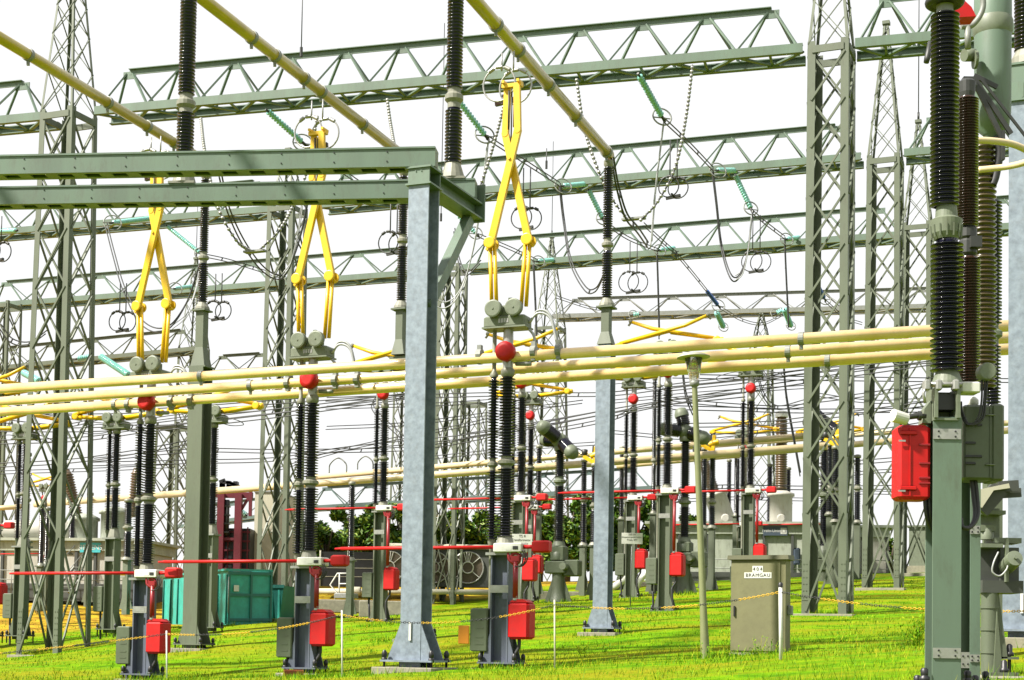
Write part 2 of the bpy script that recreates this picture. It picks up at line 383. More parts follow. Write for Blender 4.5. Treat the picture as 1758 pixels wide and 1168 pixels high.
# ------------------------------------------------------------------ grass blades
bm_ = bpy.data.materials.new('grass_blades'); bm_.use_nodes = True; n = bm_.node_tree; b = n.nodes['Principled BSDF']
b.inputs['Roughness'].default_value = .6; b.inputs['Specular IOR Level'].default_value = .08
ge = n.nodes.new('ShaderNodeNewGeometry')
c = ramp(ge.outputs['Random Per Island'], [(0, (0.033, 0.125, 0.0017)), (.4, (0.098, 0.244, 0.0026)), (.75, (0.211, 0.348, 0.0052)), (1, (0.363, 0.326, 0.0130))])
n.links.new(c, b.inputs['Base Color']); MATS['grass_blades'] = bm_
def blades(N, ymin, ymax, hmin, hmax, wd, seed):
    rs = np.random.RandomState(seed)
    y = ymin * (ymax / ymin) ** rs.rand(N); x = (rs.rand(N) * 2 - 1) * (y * .37 + 1) + .0
    pat = np.sin(x * 2.1 + 1.3 * np.sin(y * .9)) * np.sin(y * 1.7 + np.sin(x * 1.1)); keep = rs.rand(N) < .62 + .38 * pat
    x = x[keep]; y = y[keep]; z = gzs(np.stack([x, y], 1)) - .01; k = len(x)
    a = rs.rand(k) * 6.28; h = hmin + (hmax - hmin) * rs.rand(k) ** 2; l = (rs.rand(k) - .5) * h * 1.1; l2 = (rs.rand(k) - .5) * h * 1.1
    wv = wd * y / 24.
    ca, sa = np.cos(a) * wv, np.sin(a) * wv
    v = np.empty((k, 3, 3)); v[:, 0] = np.stack([x - ca, y - sa, z], 1); v[:, 1] = np.stack([x + ca, y + sa, z], 1); v[:, 2] = np.stack([x + l, y + l2, z + h], 1)
    return v.reshape(-1, 3)
def tufts(seed):
    rs = np.random.RandomState(seed); o = []
    for g in GP:
        if not 15 < g[2] < 58 or g[1] < 1000: continue
        c = P(*g); k = 170; a = rs.rand(k) * 6.28; r = .28 + .5 * rs.rand(k) ** 1.5; x = c.x + np.cos(a) * r; y = c.y + np.sin(a) * r
        z = gzs(np.stack([x, y], 1)) - .01; h = .06 + .16 * rs.rand(k) ** 2; b_ = rs.rand(k) * 6.28; wv = .006 * g[2] / 24.; l = (rs.rand(k) - .5) * h
        v = np.empty((k, 3, 3)); v[:, 0] = np.stack([x - np.cos(b_) * wv, y - np.sin(b_) * wv, z], 1); v[:, 1] = np.stack([x + np.cos(b_) * wv, y + np.sin(b_) * wv, z], 1); v[:, 2] = np.stack([x + l, y + l * .5, z + h], 1); o.append(v.reshape(-1, 3))
    return np.concatenate(o)
vv = np.concatenate([tufts(9), blades(9000, 12, 40, .08, .20, .006, 5), blades(60000, 11, 34, .03, .10, .007, 1), blades(36000, 30, 60, .04, .10, .008, 2)])
me = bpy.data.meshes.new('grass'); nt_ = len(vv) // 3
me.vertices.add(len(vv)); me.vertices.foreach_set('co', vv.ravel()); me.loops.add(len(vv)); me.loops.foreach_set('vertex_index', np.arange(len(vv), dtype=np.int32))
me.polygons.add(nt_); me.polygons.foreach_set('loop_start', np.arange(0, len(vv), 3, dtype=np.int32)); me.update(); me.validate()
me.materials.append(bm_)
go = bpy.data.objects.new('grass', me); COL.objects.link(go); tag(go, 'short bright green grass blades covering the slope', 'grass', kind='stuff')
# ------------------------------------------------------------------ parts shared by posts
def h_column(mb, w, d, z0, z1, t=.03, web_along='x'):
    """H section: web in the xz plane (flanges left and right) or along y (flanges front and back)"""
    if web_along == 'x':
        mb.box(-w / 2, -w / 2 + t, -d / 2, d / 2, z0, z1); mb.box(w / 2 - t, w / 2, -d / 2, d / 2, z0, z1)
        mb.box(-w / 2 + t, w / 2 - t, -t / 2, t / 2, z0, z1)
    else:
        mb.box(-w / 2, w / 2, -d / 2, -d / 2 + t, z0, z1); mb.box(-w / 2, w / 2, d / 2 - t, d / 2, z0, z1)
        mb.box(-t / 2, t / 2, -d / 2 + t, d / 2 - t, z0, z1)
def foot(root, w, d, m, s=1., pad=True, h=.55, ext=.16):
    g = MB()
    e = ext * s
    g.box(-w / 2 - e - .04, w / 2 + e + .04, -d / 2 - e * .7, d / 2 + e * .7, .10, .13)
    for sy in (-1, 1):
        for sx in (-1, 1):
            x = sx * w / 2
            g.prism([(x, sy * (d / 2 - .02) - .012, .12), (x + sx * e, sy * (d / 2 - .02) - .012, .12), (x, sy * (d / 2 - .02) - .012, .13 + h * s)], (0, .024, 0))
    g.build('base_plate', m, root)
    for sx in (-1, 1):
        for sy in (-1, 1):
            b = MB(); x = sx * (w / 2 + e - .0); y = sy * (d / 2 + e * .35)
            b.lathe([(.022, -.12), (.022, .10), (.05, .10), (.05, .16), (.03, .17), (.045, .18), (.045, .25), (.02, .29)], (x, y, 0), n=8)
            b.build('anchor_bolt', 'black', root)
    if pad:
        p = MB(); p.rbox(-w / 2 - e - .12, w / 2 + e + .12, -d / 2 - e - .08, d / 2 + e + .08, -.5, .012, .01); p.build('footing', 'concrete', root)
# ------------------------------------------------------------------ pantograph disconnector with earthing arm
def make_disconnector(opened, colm, lod=14, arm=3.35, pad=True, earth=True, slim=False, redcap=True, dz=0., db=0., hs=0.):
    dh = dz + hs
    root = thing('pantograph_disconnector', 'x', 'disconnector', (0, 0, 0))
    c = MB(); h_column(c, .36, .34, .0, 2.12 + dz, .028); c.build('base_column', colm, root)
    bandm = MB()
    bandm.box(-.179, .179, -.179, -.1705, 1.42, 1.56); bandm.box(-.13, .13, -.1815, -.1788, 1.45, 1.53); bandm.sh(dz).build('joint_plate', 'bright_steel', root)
    foot(root, .36, .34, colm, 1., pad)
    t = MB(); t.box(-.27, .24, -.22, .22, 2.12, 2.17); t.sh(dz).build('top_plate', 'grey_metal', root)
    i = MB()
    sheds(i, .03, 0, 2.46, 3.78, .095, .165, .052, lod); sheds(i, .03, 0, 3.96, 5.50, .085, .15, .056, lod)
    ins = i.sh(dz).build('support_insulator', 'porcelain', root)
    k = MB(); cap(k, .03, 0, 3.74, 4.0, .10, .165, lod); k.lathe([(.10, 5.48), (.13, 5.52), (.13, 5.62), (.09, 5.66)], (.03, 0, 0), n=lod); k.lathe([(.21, 2.17), (.2, 2.22), (.13, 2.48)], (.03, 0, 0), n=lod, smooth=False)
    k.sh(dz).build('fitting', 'cap_grey', ins)
    d = MB(); sheds(d, -.27, .05, 2.42, 3.76, .05, .115, .052, max(8, lod - 4)); sheds(d, -.27, .05, 3.94, 5.50, .05, .105, .056, max(8, lod - 4))
    dr = d.sh(dz).build('rotating_insulator', 'porcelain', root)
    k = MB(); cap(k, -.27, .05, 3.73, 3.97, .06, .10, 10); k.sh(dz).build('fitting', 'cap_grey', dr)
    k = MB(); k.lathe([(.07, 5.5), (.085, 5.55), (.04, 5.62), (.04, 6.4 + hs)], (-.27, .05, 0), n=10); k.sh(dz).build('upper_rod', 'cap_grey', dr)
    k = MB(); k.lathe([(.04, 1.12 + db - dz), (.04, 2.3), (.07, 2.36), (.07, 2.43)], (-.27, .05, 0), n=10)
    k.sh(dz).build('drive_rod', 'cap_grey' if not slim else 'green_steel', dr)
    # control cabinet at the left, motor box at the right
    b = MB(); b.rbox(-.56, -.22, -.20, .16, .32, 1.13, .02)
    for z in (.45, .58, .75, .9): b.box(-.46, -.30, -.206, -.199, z, z + .025)
    b.box(-.57, -.55, -.19, .15, .34, 1.11); b.box(-.22, -.16, -.05, .05, .9, 1.0)
    cb = b.sh(db).build('control_box', 'green_dark' if dz == 0 else 'green_steel', root)
    q = MB(); q.tube(bez([(-.40, -.02, .33), (-.40, -.02, .12), (-.36, -.06, -.05), (-.33, -.08, -.2 - db)]), .035, 8); q.sh(db).build('cable', 'rubber', cb)
    if earth:
        m = MB(); m.rbox(-.10, .47, -.27, .05, 2.17, 2.34, .015); m.box(.16, .28, -.276, -.27, 2.21, 2.29); mb_ = m.sh(dz).build('switch_head', 'white_paint', root)
        nb = MB(); nb.box(.30, .40, -.280, -.2705, 2.22, 2.28); nb.sh(dz).build('nameplate', 'black', mb_)
        a = MB(); n_ = 10
        a.tube([(-.10, -.16, 2.27), (-arm, -.16, 2.27)], .035, n_); a.tube([(-arm, -.16, 2.27), (-arm - .02, -.16, 2.27), (-arm - .14, -.16, 2.268)], [.035, .026, .02], 8)
        a.tube([(.47, -.16, 2.27), (.72, -.16, 2.27)], .038, n_)
        ar = a.sh(dz).build('earthing_arm', 'red', root)
        a = MB(); a.rbox(.66, 1.0, -.27, -.05, 2.16, 2.38, .03); a.sh(dz).build('counterweight', 'red', ar)
        l = MB(); l.tube(bez([(.18, -.2, 2.16), (.22, -.22, 2.02), (.34, -.2, 1.98), (.44, -.18, 2.14)]), .03, 8); l.ring((.32, -.2, 2.05), (0, 1, 0), .10, .028, 14)
        l.box(.25, .41, -.24, -.14, 2.0, 2.1)
        l.tube([(.33, -.19, 2.02), (.33, -.19, 1.32 + db - dz)], .05, 10); l.sh(dz).build('drive_linkage', 'red_deep', root)
        k = MB()
        for dx in (0, .05, .09): k.tube(bez([(.42 + dx, -.24, 2.2), (.50 + dx, -.26, 2.06), (.46 + dx * .5, -.26, 1.92), (.34, -.25, 1.90)]), .012, 6)
        k.sh(dz).build('cable_loop', 'black', root)
        x = MB(); x.rbox(.20, .62, -.24, .14, .56, 1.24, .045); x.prism([(.22, -.22, 1.24), (.60, -.22, 1.24), (.5, -.22, 1.30), (.3, -.22, 1.30)], (0, .32, 0)); mo = x.sh(db).build('motor_box', 'red', root)
        x = MB(); x.box(.12, .22, -.06, .04, 1.02, 1.2); x.lathe([(.05, 1.28), (.05, 1.36)], (.33, -.19, 0), n=8); x.sh(db).build('bracket', 'bright_steel', mo)
        x = MB(); x.tube(bez([(.38, -.08, .58), (.37, -.08, .40), (.27, -.1, .22), (.26, -.12, .05), (.32, -.14, -.15 - db)]), .035, 8); x.sh(db).build('cable', 'rubber', mo)
        r = MB(); r.lathe([(.10, -.34), (.165, -.33), (.185, -.28), (.185, -.16), (.12, -.14)], (.06, .02, 5.93), (0, 1, 0), 24)
        if redcap: r.sh(dz).build('corona_cap', 'red', root)
    # head
    p = MB(); p.lathe([(.10, 5.60), (.095, 6.42 + hs)], (.03, 0, 0), n=12); p.sh(dz).build('head_post', 'bright_steel', root)
    h = MB(); h.rbox(-.41, .43, -.19, .19, 6.40, 6.62, .03); h.rbox(-.12, .20, -.16, .16, 6.60, 6.82, .03); h.box(-.43, .45, -.21, .21, 6.385, 6.415)
    h.lathe([(.03, 6.82), (.03, 6.9), (.045, 6.9), (.045, 6.98)], (.06, 0, 0), n=8)
    hd = h.sh(dh).build('gear_head', 'green_casting', root)
    q = MB()
    for i_ in range(4): q.box(-.10 + i_ * .055, -.06 + i_ * .055, -.196, -.19, 6.48, 6.56)
    q.sh(dh).build('type_plate', 'bright_steel', hd)
    for sx in (-1, 1):
        q = MB(); q.lathe([(.14, -.31), (.165, -.30), (.165, -.2), (.12, -.19)], (.03 + sx * .205, 0, 6.74), (0, 1, 0), 24, smooth=False); q.lathe([(.02, -.322), (.02, -.31)], (.03 + sx * .205, 0, 6.74), (0, 1, 0), 8); q.sh(dh).build('bearing_cover', 'green_casting', hd)
    if opened:
        for sx in (-1, 1):
            s = MB(); xb, xt = .03 + sx * .30, .03 + sx * .36
            for o_ in (-.05, .05): s.tube([(xb + o_, 0, 6.80), (xt + o_ * .9, 0, 8.04)], .040, 8)
            la = s.sh(dh).build('lower_arm', 'yellow_arm', root)
            s = MB(); s.lathe([(.095, -.13), (.11, -.125), (.11, -.085)], (xt + sx * .02, 0, 8.05), (0, 1, 0), 18, smooth=False); s.lathe([(.11, .085), (.11, .125), (.095, .13)], (xt + sx * .02, 0, 8.05), (0, 1, 0), 18, smooth=False); s.tube([(xt, -.12, 8.05), (xt, .12, 8.05)], .06, 8)
            s.bar((xt, 0, 8.05), (xt + sx * .12, 0, 7.93), .06, .05)
            s.sh(dh).build('elbow_joint', 'yellow_arm', la)
            y = -.06 if sx < 0 else .06
            s = MB(); pts = [Vector((xt, y, 8.05)), Vector((.03 - sx * .15, y, 10.15)), Vector((.03 - sx * .12, y, 11.0))]
            for a_, b_, w_ in ((0, 1, .135), (1, 2, .125)): s.bar(pts[a_], pts[b_], w_, .085, side=(1, 0, 0))
            s.lathe([(.066, -.05), (.066, .05)], pts[1], (0, 1, 0), 12)
            s.lathe([(.028, -.07), (.028, .07)], (.03, y, 9.62), (0, 1, 0), 8)
            s.sh(dh).build('upper_arm', 'yellow_arm', root)
        s = MB(); s.bar((-.17, 0, 11.04), (.23, 0, 11.04), .12, .07); s.bar((-.12, -.12, 11.1), (-.12, .12, 11.1), .05); s.bar((.18, -.12, 11.1), (.18, .12, 11.1), .05); s.sh(dh).build('contact_bar', 'yellow_arm', root)
        s = MB(); s.tube([(-.03, -.02, 10.95), (-.03, -.02, 10.2)], .016, 6); s.tube([(.06, .02, 10.95), (.06, .02, 10.25)], .016, 6); s.tube([(.0, .05, 10.95), (.0, .05, 9.95)], .014, 6); s.sh(dh).build('guide_rod', 'dark_metal', root)
        # flexible current leads to the tube
        s = MB()
        for dz in (0, .05): s.tube(bez([(.43, .02 + dz, 6.50), (.62, .02, 6.66 + dz), (.86, .02, 6.55 + dz), (1.0, .0 + dz, 6.10)]), .025, 8)
        for dz in (0, .05): s.tube(bez([(.40, .04 + dz, 6.40), (.52, .04 + dz, 6.25), (.54, .03 + dz, 6.05)]), .022, 8)
        s.sh(dh).build('flexible_lead', 'wire_light', root)
        s = MB()
        for x in (.55, 1.05, -.55): s.lathe([(.12, -.05), (.12, .05)], (x, 0, 5.93), (1, 0, 0), 14, smooth=False); s.box(x - .04, x + .04, -.05, .05, 5.76, 6.12)
        s.tube([(.2, -.02, 5.72), (.45, -.05, 5.70), (.52, -.05, 5.70)], .04, 8); s.sh(dh).build('tube_clamp', 'grey_metal', root)
    else:
        for sx in (-1, 1):
            s = MB(); xb, xt = .03 + sx * .30, .03 + sx * 1.55
            for y in (-.07, .07): s.tube([(xb, y, 6.74), (xt, y, 6.84)], [.075, .055], 8)
            la = s.sh(dh).build('lower_arm', 'yellow_arm', root)
            s = MB(); s.lathe([(.08, -.15), (.115, -.14), (.115, .14), (.08, .15)], (xt, 0, 6.86), (0, 1, 0), 14, smooth=False); s.lathe([(.05, 0), (.09, .05), (.09, .18), (.04, .2)], (xt, 0, 6.84), (sx, 0, .1), 10); s.sh(dh).build('elbow_joint', 'yellow_arm', la)
            y = -.10 if sx < 0 else .10
            s = MB(); s.tube([(xt, y, 6.92), (.03 - sx * .55, y, 7.36), (.03 - sx * 1.25, y, 7.62)], [.06, .062, .05], 8)
            s.tube([(xt, y + .1, 6.92), (.03, y + .1, 7.22)], [.045, .05], 8)
            ua = s.sh(dh).build('upper_arm', 'yellow_arm', root)
            s = MB(); s.tube([(.03 - sx * 1.25, y, 7.62), (.03 - sx * 1.35, y, 7.50)], .035, 6); s.lathe([(.03, -.08), (.06, -.05), (.06, .05), (.03, .08)], (.03 - sx * 1.27, y, 7.63), (0, 1, 0), 8); s.sh(dh).build('contact_horn', 'cap_grey', ua)
        s = MB()
        for sx in (-1, 1): s.tube(bez([(.1 * sx, -.1, 6.45), (.5 * sx, -.3, 6.52), (1.1 * sx, -.35, 6.38), (1.15 * sx, -.1, 6.28), (.6 * sx, .1, 6.30), (.2 * sx, .1, 6.40)]), .014, 5)
        s.sh(dh).build('connecting_loop', 'wire_dark', root)
    return root
def place(root, px, py, D, label, group, sc_=1., rz=RZ, cat=None):
    root.location = P(px, py, D); root.rotation_euler = (0, 0, rz); root.scale = (sc_,) * 3; root['label'] = label
    if group: root['group'] = group
    return root
G_OPEN = 'raised pantograph disconnectors in the front row'
protoO = make_disconnector(True, 'slate_steel', 16)
mid_ = copy_tree(protoO); left_ = copy_tree(protoO)
place(protoO, 861, 1149, 28.3, 'raised yellow pantograph on grey post with orange sign at its control box, nearest of three', G_OPEN)
place(mid_, 524, 1157, 30.6, 'raised yellow pantograph on grey post with an orange-red brick at its foot, middle of three', G_OPEN)
place(left_, 245, 1167, 32.4, 'raised yellow pantograph on grey post in front of the teal container, left of three', G_OPEN)
s = MB(); s.rbox(-.80, -.58, -.22, -.19, .46, .80, .008); s.build('warning_sign', 'orange', protoO, label='blank orange sign plate')
G_FOLD = 'folded pantograph disconnectors standing behind the tubes'
protoF = make_disconnector(False, 'green_steel', 12, dz=1.55, db=.62, pad=False)
fold = [   # base px, base py, D, scale, label
 (652, 1077, 48.5, 1.0, 'folded pantograph on green post just left of the blue-grey column'),
 (889, 1062, 48, 1.0, 'folded pantograph on green post right behind the nearest raised pantograph'),
 (1141, 1056, 46.5, 1.0, 'folded pantograph left of the garden lamp, its yellow cross rising above the tubes'),
 (1083, 1032, 56, 1.0, 'folded pantograph behind the white notice board beside the blue-grey far column'),
 (1285, 1026, 54, 1.0, 'folded pantograph whose green post and red boxes rise behind the tan cabinet'),
 (-18, 1098, 51, 1.0, 'folded pantograph cut by the left picture edge, its yellow arms just above the tubes'),
 (906, 1036, 59, .98, 'folded pantograph half hidden behind the nearest raised pantograph, yellow arms right of it'),
]
for k, (a, b_, D, s_, lb) in enumerate(fold):
    o = protoF if k == 0 else copy_tree(protoF)
    place(o, a, b_, D, lb, G_FOLD, s_)
protoG = make_disconnector(False, 'green_steel', 10, earth=False, slim=True, pad=False, dz=.85, db=.35, hs=-.75)
for k, (a, b_, D, s_, lb) in enumerate([
 (190, 1087, 48, 1., 'folded pantograph without red parts, above the yellow notice and left of the teal container'),
 (358, 1084, 47, 1., 'folded pantograph without red parts, partly hidden by the tall green column'),
 (34, 1098, 49, 1., 'folded pantograph at the left edge behind the nearest lattice tower')]):
    o = protoG if k == 0 else copy_tree(protoG)
    place(o, a, b_, D, lb, 'folded pantographs without earthing arms', s_, RZ + R(180) if False else RZ)
for k, (a, b_, D, s_, lb) in enumerate([
 (1274, 1034, 65, .88, 'small far folded pantograph in the gap right of the garden lamp'),
 (1424, 1034, 65, .88, 'small far folded pantograph seen through the right lattice tower'),
 (72, 1050, 62, .62, 'small far folded pantograph low behind the left lattice tower')]):
    o = copy_tree(protoF); place(o, a, b_, D, lb, 'far folded pantographs before the transformers', s_)
# ------------------------------------------------------------------ busbar support posts
def busbar_post(px, py, D, ycol, yped, ytop, yj, label, lower, low_cut=None, wcol=.36, dcol=.40, rs=.13, rzz=RZ, off=0.):
    """column from the ground to ycol, pedestal to yped, two-unit insulator to ytop (pixel heights)"""
    base = P(px, py, D); k = D / F
    hh = lambda y: (py - y) * k * 1.0
    root = thing('busbar_post', label, 'busbar post', base, rzz, 'busbar support posts')
    c = MB(); h_column(c, wcol, dcol, 0, hh(ycol), .03, 'y')
    if off: c.v = [(a + off, b_, z) for a, b_, z in c.v]; c.box(-.25, off + .2, -.12, .12, hh(ycol) - .22, hh(ycol) - .001)
    col = c.build('column', lower, root)
    if yped < ycol:
        t = MB(); z0, z1 = hh(ycol), hh(yped); a, b2 = wcol * .5, wcol * .27
        if low_cut: t.hexa([(-a * 1.25, -.22, z0), (a * 1.25, -.22, z0), (a * 1.25, .22, z0), (-a * 1.25, .22, z0), (-a * 1.25, -.22, z0 + .04), (a * 1.25, -.22, z0 + .04), (a * 1.25, .22, z0 + .04), (-a * 1.25, .22, z0 + .04)])
        zm = z0 + (z1 - z0) * .35
        t.hexa([(-a, -.18, z0 + .04), (a, -.18, z0 + .04), (a, .18, z0 + .04), (-a, .18, z0 + .04), (-b2, -.12, zm), (b2, -.12, zm), (b2, .12, zm), (-b2, .12, zm)])
        t.hexa([(-b2, -.12, zm), (b2, -.12, zm), (b2, .12, zm), (-b2, .12, zm), (-b2, -.12, z1 - .05), (b2, -.12, z1 - .05), (b2, .12, z1 - .05), (-b2, .12, z1 - .05)])
        t.box(-.2, .2, -.2, .2, z1 - .05, z1 - .01)
        t.build('pedestal', 'green_steel', root)
    z1, z2, zt = hh(yped), hh(yj), hh(ytop)
    i = MB(); sheds(i, 0, 0, z1 + .2, z2 - .13, rs * .68, rs, .058, 14); sheds(i, 0, 0, z2 + .13, zt - .05, rs * .62, rs * .93, .058, 14)
    ins = i.build('post_insulator', 'porcelain', root)
    f = MB(); f.lathe([(.2, z1), (.19, z1 + .06), (rs * .8, z1 + .2)], n=14, smooth=False); cap(f, 0, 0, z2 - .15, z2 + .15, rs * .7, rs * 1.1); f.lathe([(rs * .6, zt - .06), (rs * .9, zt), (rs * .9, zt + .1)], n=14)
    f.build('fitting', 'cap_grey', ins)
    n0 = set(bpy.data.objects); foot(root, wcol, dcol, lower, 1., True, .5, .17)
    for o_ in set(bpy.data.objects) - n0: o_.location.x += off
    return root
bp1 = busbar_post(1034, 1087, 36, 592, 522, 274, 414, 'far busbar post with blue-grey galvanised column, right of centre', 'galvanised')
bp2 = busbar_post(333, 1114, 40, 630, 528, 296, 437, 'far busbar post on a tall green column in front of the teal container', 'green_steel', True, wcol=.44, dcol=.46)
bp3 = busbar_post(678, 1098, 38, 610, 526, 290, 407, 'far busbar post hidden below by the nearer blue-grey column', 'green_steel', off=.62)
# ------------------------------------------------------------------ near portal frame
def portal():
    D0 = 25.0; base = P(713, 1147, D0); k = D0 / F
    root = thing('steel_portal', 'green double-beam portal on a blue-grey column with cantilevered cross arm, front left', 'steel portal', base, RZ)
    zt = (1147 - 312) * k
    c = MB(); h_column(c, .37, .42, 0, zt, .03, 'y'); cc = c.build('column', 'galvanised', root)
    foot(root, .37, .42, 'galvanised', 1.2, True, .5, .2)
    q = MB(); q.box(-.02, .02, -.235, -.222, .45, .75); q.build('earth_strap', 'white_paint', cc)
    hd = MB(); h_column(hd, .39, .44, zt, zt + .25, .03, 'y'); hd.box(-.23, .23, -.25, .25, zt + .25, zt + .28); hd.box(-.23, .23, -.25, .25, zt - .03, zt)
    for x in (-.05, .05): hd.lathe([(.012, -.235), (.012, -.22)], (x, 0, zt + .2), (0, 1, 0), 6)
    hd.build('column_head', 'green_beam', root)
    zb = zt + .28
    # cross arm along y (away), cantilevered 1.9 m, under both beams
    a = MB(); L = 2.08
    a.box(-.17, .17, .26, L, zt - .02, zt + .01); a.box(-.17, .17, .26, L, zb - .03, zb - .001); a.box(-.015, .015, .26, L, zt + .01, zb - .03); a.box(-.2, .2, L, L + .03, zt - .06, zb + .34)
    a.build('cross_arm', 'green_beam', root)
    b = MB(); b.bar((0, .18, zt - 2.0), (0, L - .25, zt - .06), .16, .19, side=(1, 0, 0)); b.build('knee_brace', 'green_beam', root)
    # two beams along x resting on the arm
    PB = R(-6.2)
    for y, x1 in ((-.02, .21), (1.80, .14)):
        m = MB(); yp = y; y = 0.; z0 = zb + .002; hgt = .335; x0 = -15.5
        m.box(x0, x1, y - .16, y - .135, z0 + .03, z0 + hgt - .03); m.box(x0, x1, y + .135, y + .16, z0 + .03, z0 + hgt - .03)
        m.box(x0, x1, y - .18, y + .18, z0 + hgt - .03, z0 + hgt); m.box(x0, x1, y - .18, y - .09, z0, z0 + .03); m.box(x0, x1, y + .09, y + .18, z0, z0 + .03)
        xx = x0 + .3
        while xx < x1 - .4: m.box(xx, xx + .22, y - .09, y + .09, z0 + .001, z0 + .029); xx += .48
        m.box(x1 - .02, x1, y - .135, y + .135, z0 + .03, z0 + hgt - .03)
        bo = m.build('beam', 'green_beam', root); bo.location = (0, yp, 0); bo.rotation_euler = (0, 0, PB - RZ)
        d = MB(); xx = x0 + .5
        while xx < x1 - .3:
            for z in (.1, .26): d.lathe([(.011, -.012), (.014, -.006), (.014, 0)], (xx, y - .16, z0 + z), (0, 1, 0), 6)
            xx += .9
        d.build('bolt_row', 'dark_metal', bo)
    return root, zb + .337
port, zb_ = portal()
port2 = None
def on_far_beam(px):
    b0 = port.location + BB * 1.80; u = Vector((math.cos(R(-6.2)), math.sin(R(-6.2)), 0)); lo, hi = -16., 1.
    for _ in range(40):
        m = (lo + hi) / 2; v = b0 + u * m + Vector((0, 0, zb_)); lo, hi = (m, hi) if proj(v)[0] < px else (lo, m)
    return v
def portal_insulator(px, py, D, yj1, label, n=3, rs=.155):
    base = on_far_beam(px); D = base.y; py = proj(base)[1]; root = thing('post_insulator', label, 'insulator', base, R(-5), 'tall insulators on the portal beams')
    k = D / F; hj = (py - yj1) * k
    b = MB(); b.box(-.24, .24, -.2, .2, 0, .04); b.lathe([(.22, .04), (.2, .12), (.13, .34)], n=16, smooth=False); b.build('base_flange', 'cap_grey', root)
    z = .30; top = hj
    i = MB(); sheds(i, 0, 0, .30, hj - .15, rs * .7, rs, .062, 18); sheds(i, 0, 0, hj + .15, hj + 2.05, rs * .66, rs * .95, .062, 18); i.build('shed_stack', 'porcelain', root)
    f = MB(); cap(f, 0, 0, hj - .19, hj + .19, rs * .75, rs * 1.08, 16)
    f.lathe([(rs * .7, hj + 2.03), (rs, hj + 2.1), (rs, hj + 2.25), (.1, hj + 2.3)], n=16); f.build('joint_fitting', 'cap_grey', root)
    return root
portal_insulator(777, 297, 26.9, 165, 'tall black insulator standing at the cantilever end of the green portal', rs=.155)
portal_insulator(316, 309, 28.2, 175, 'tall black insulator standing between the green portal beams, left of centre', rs=.16)
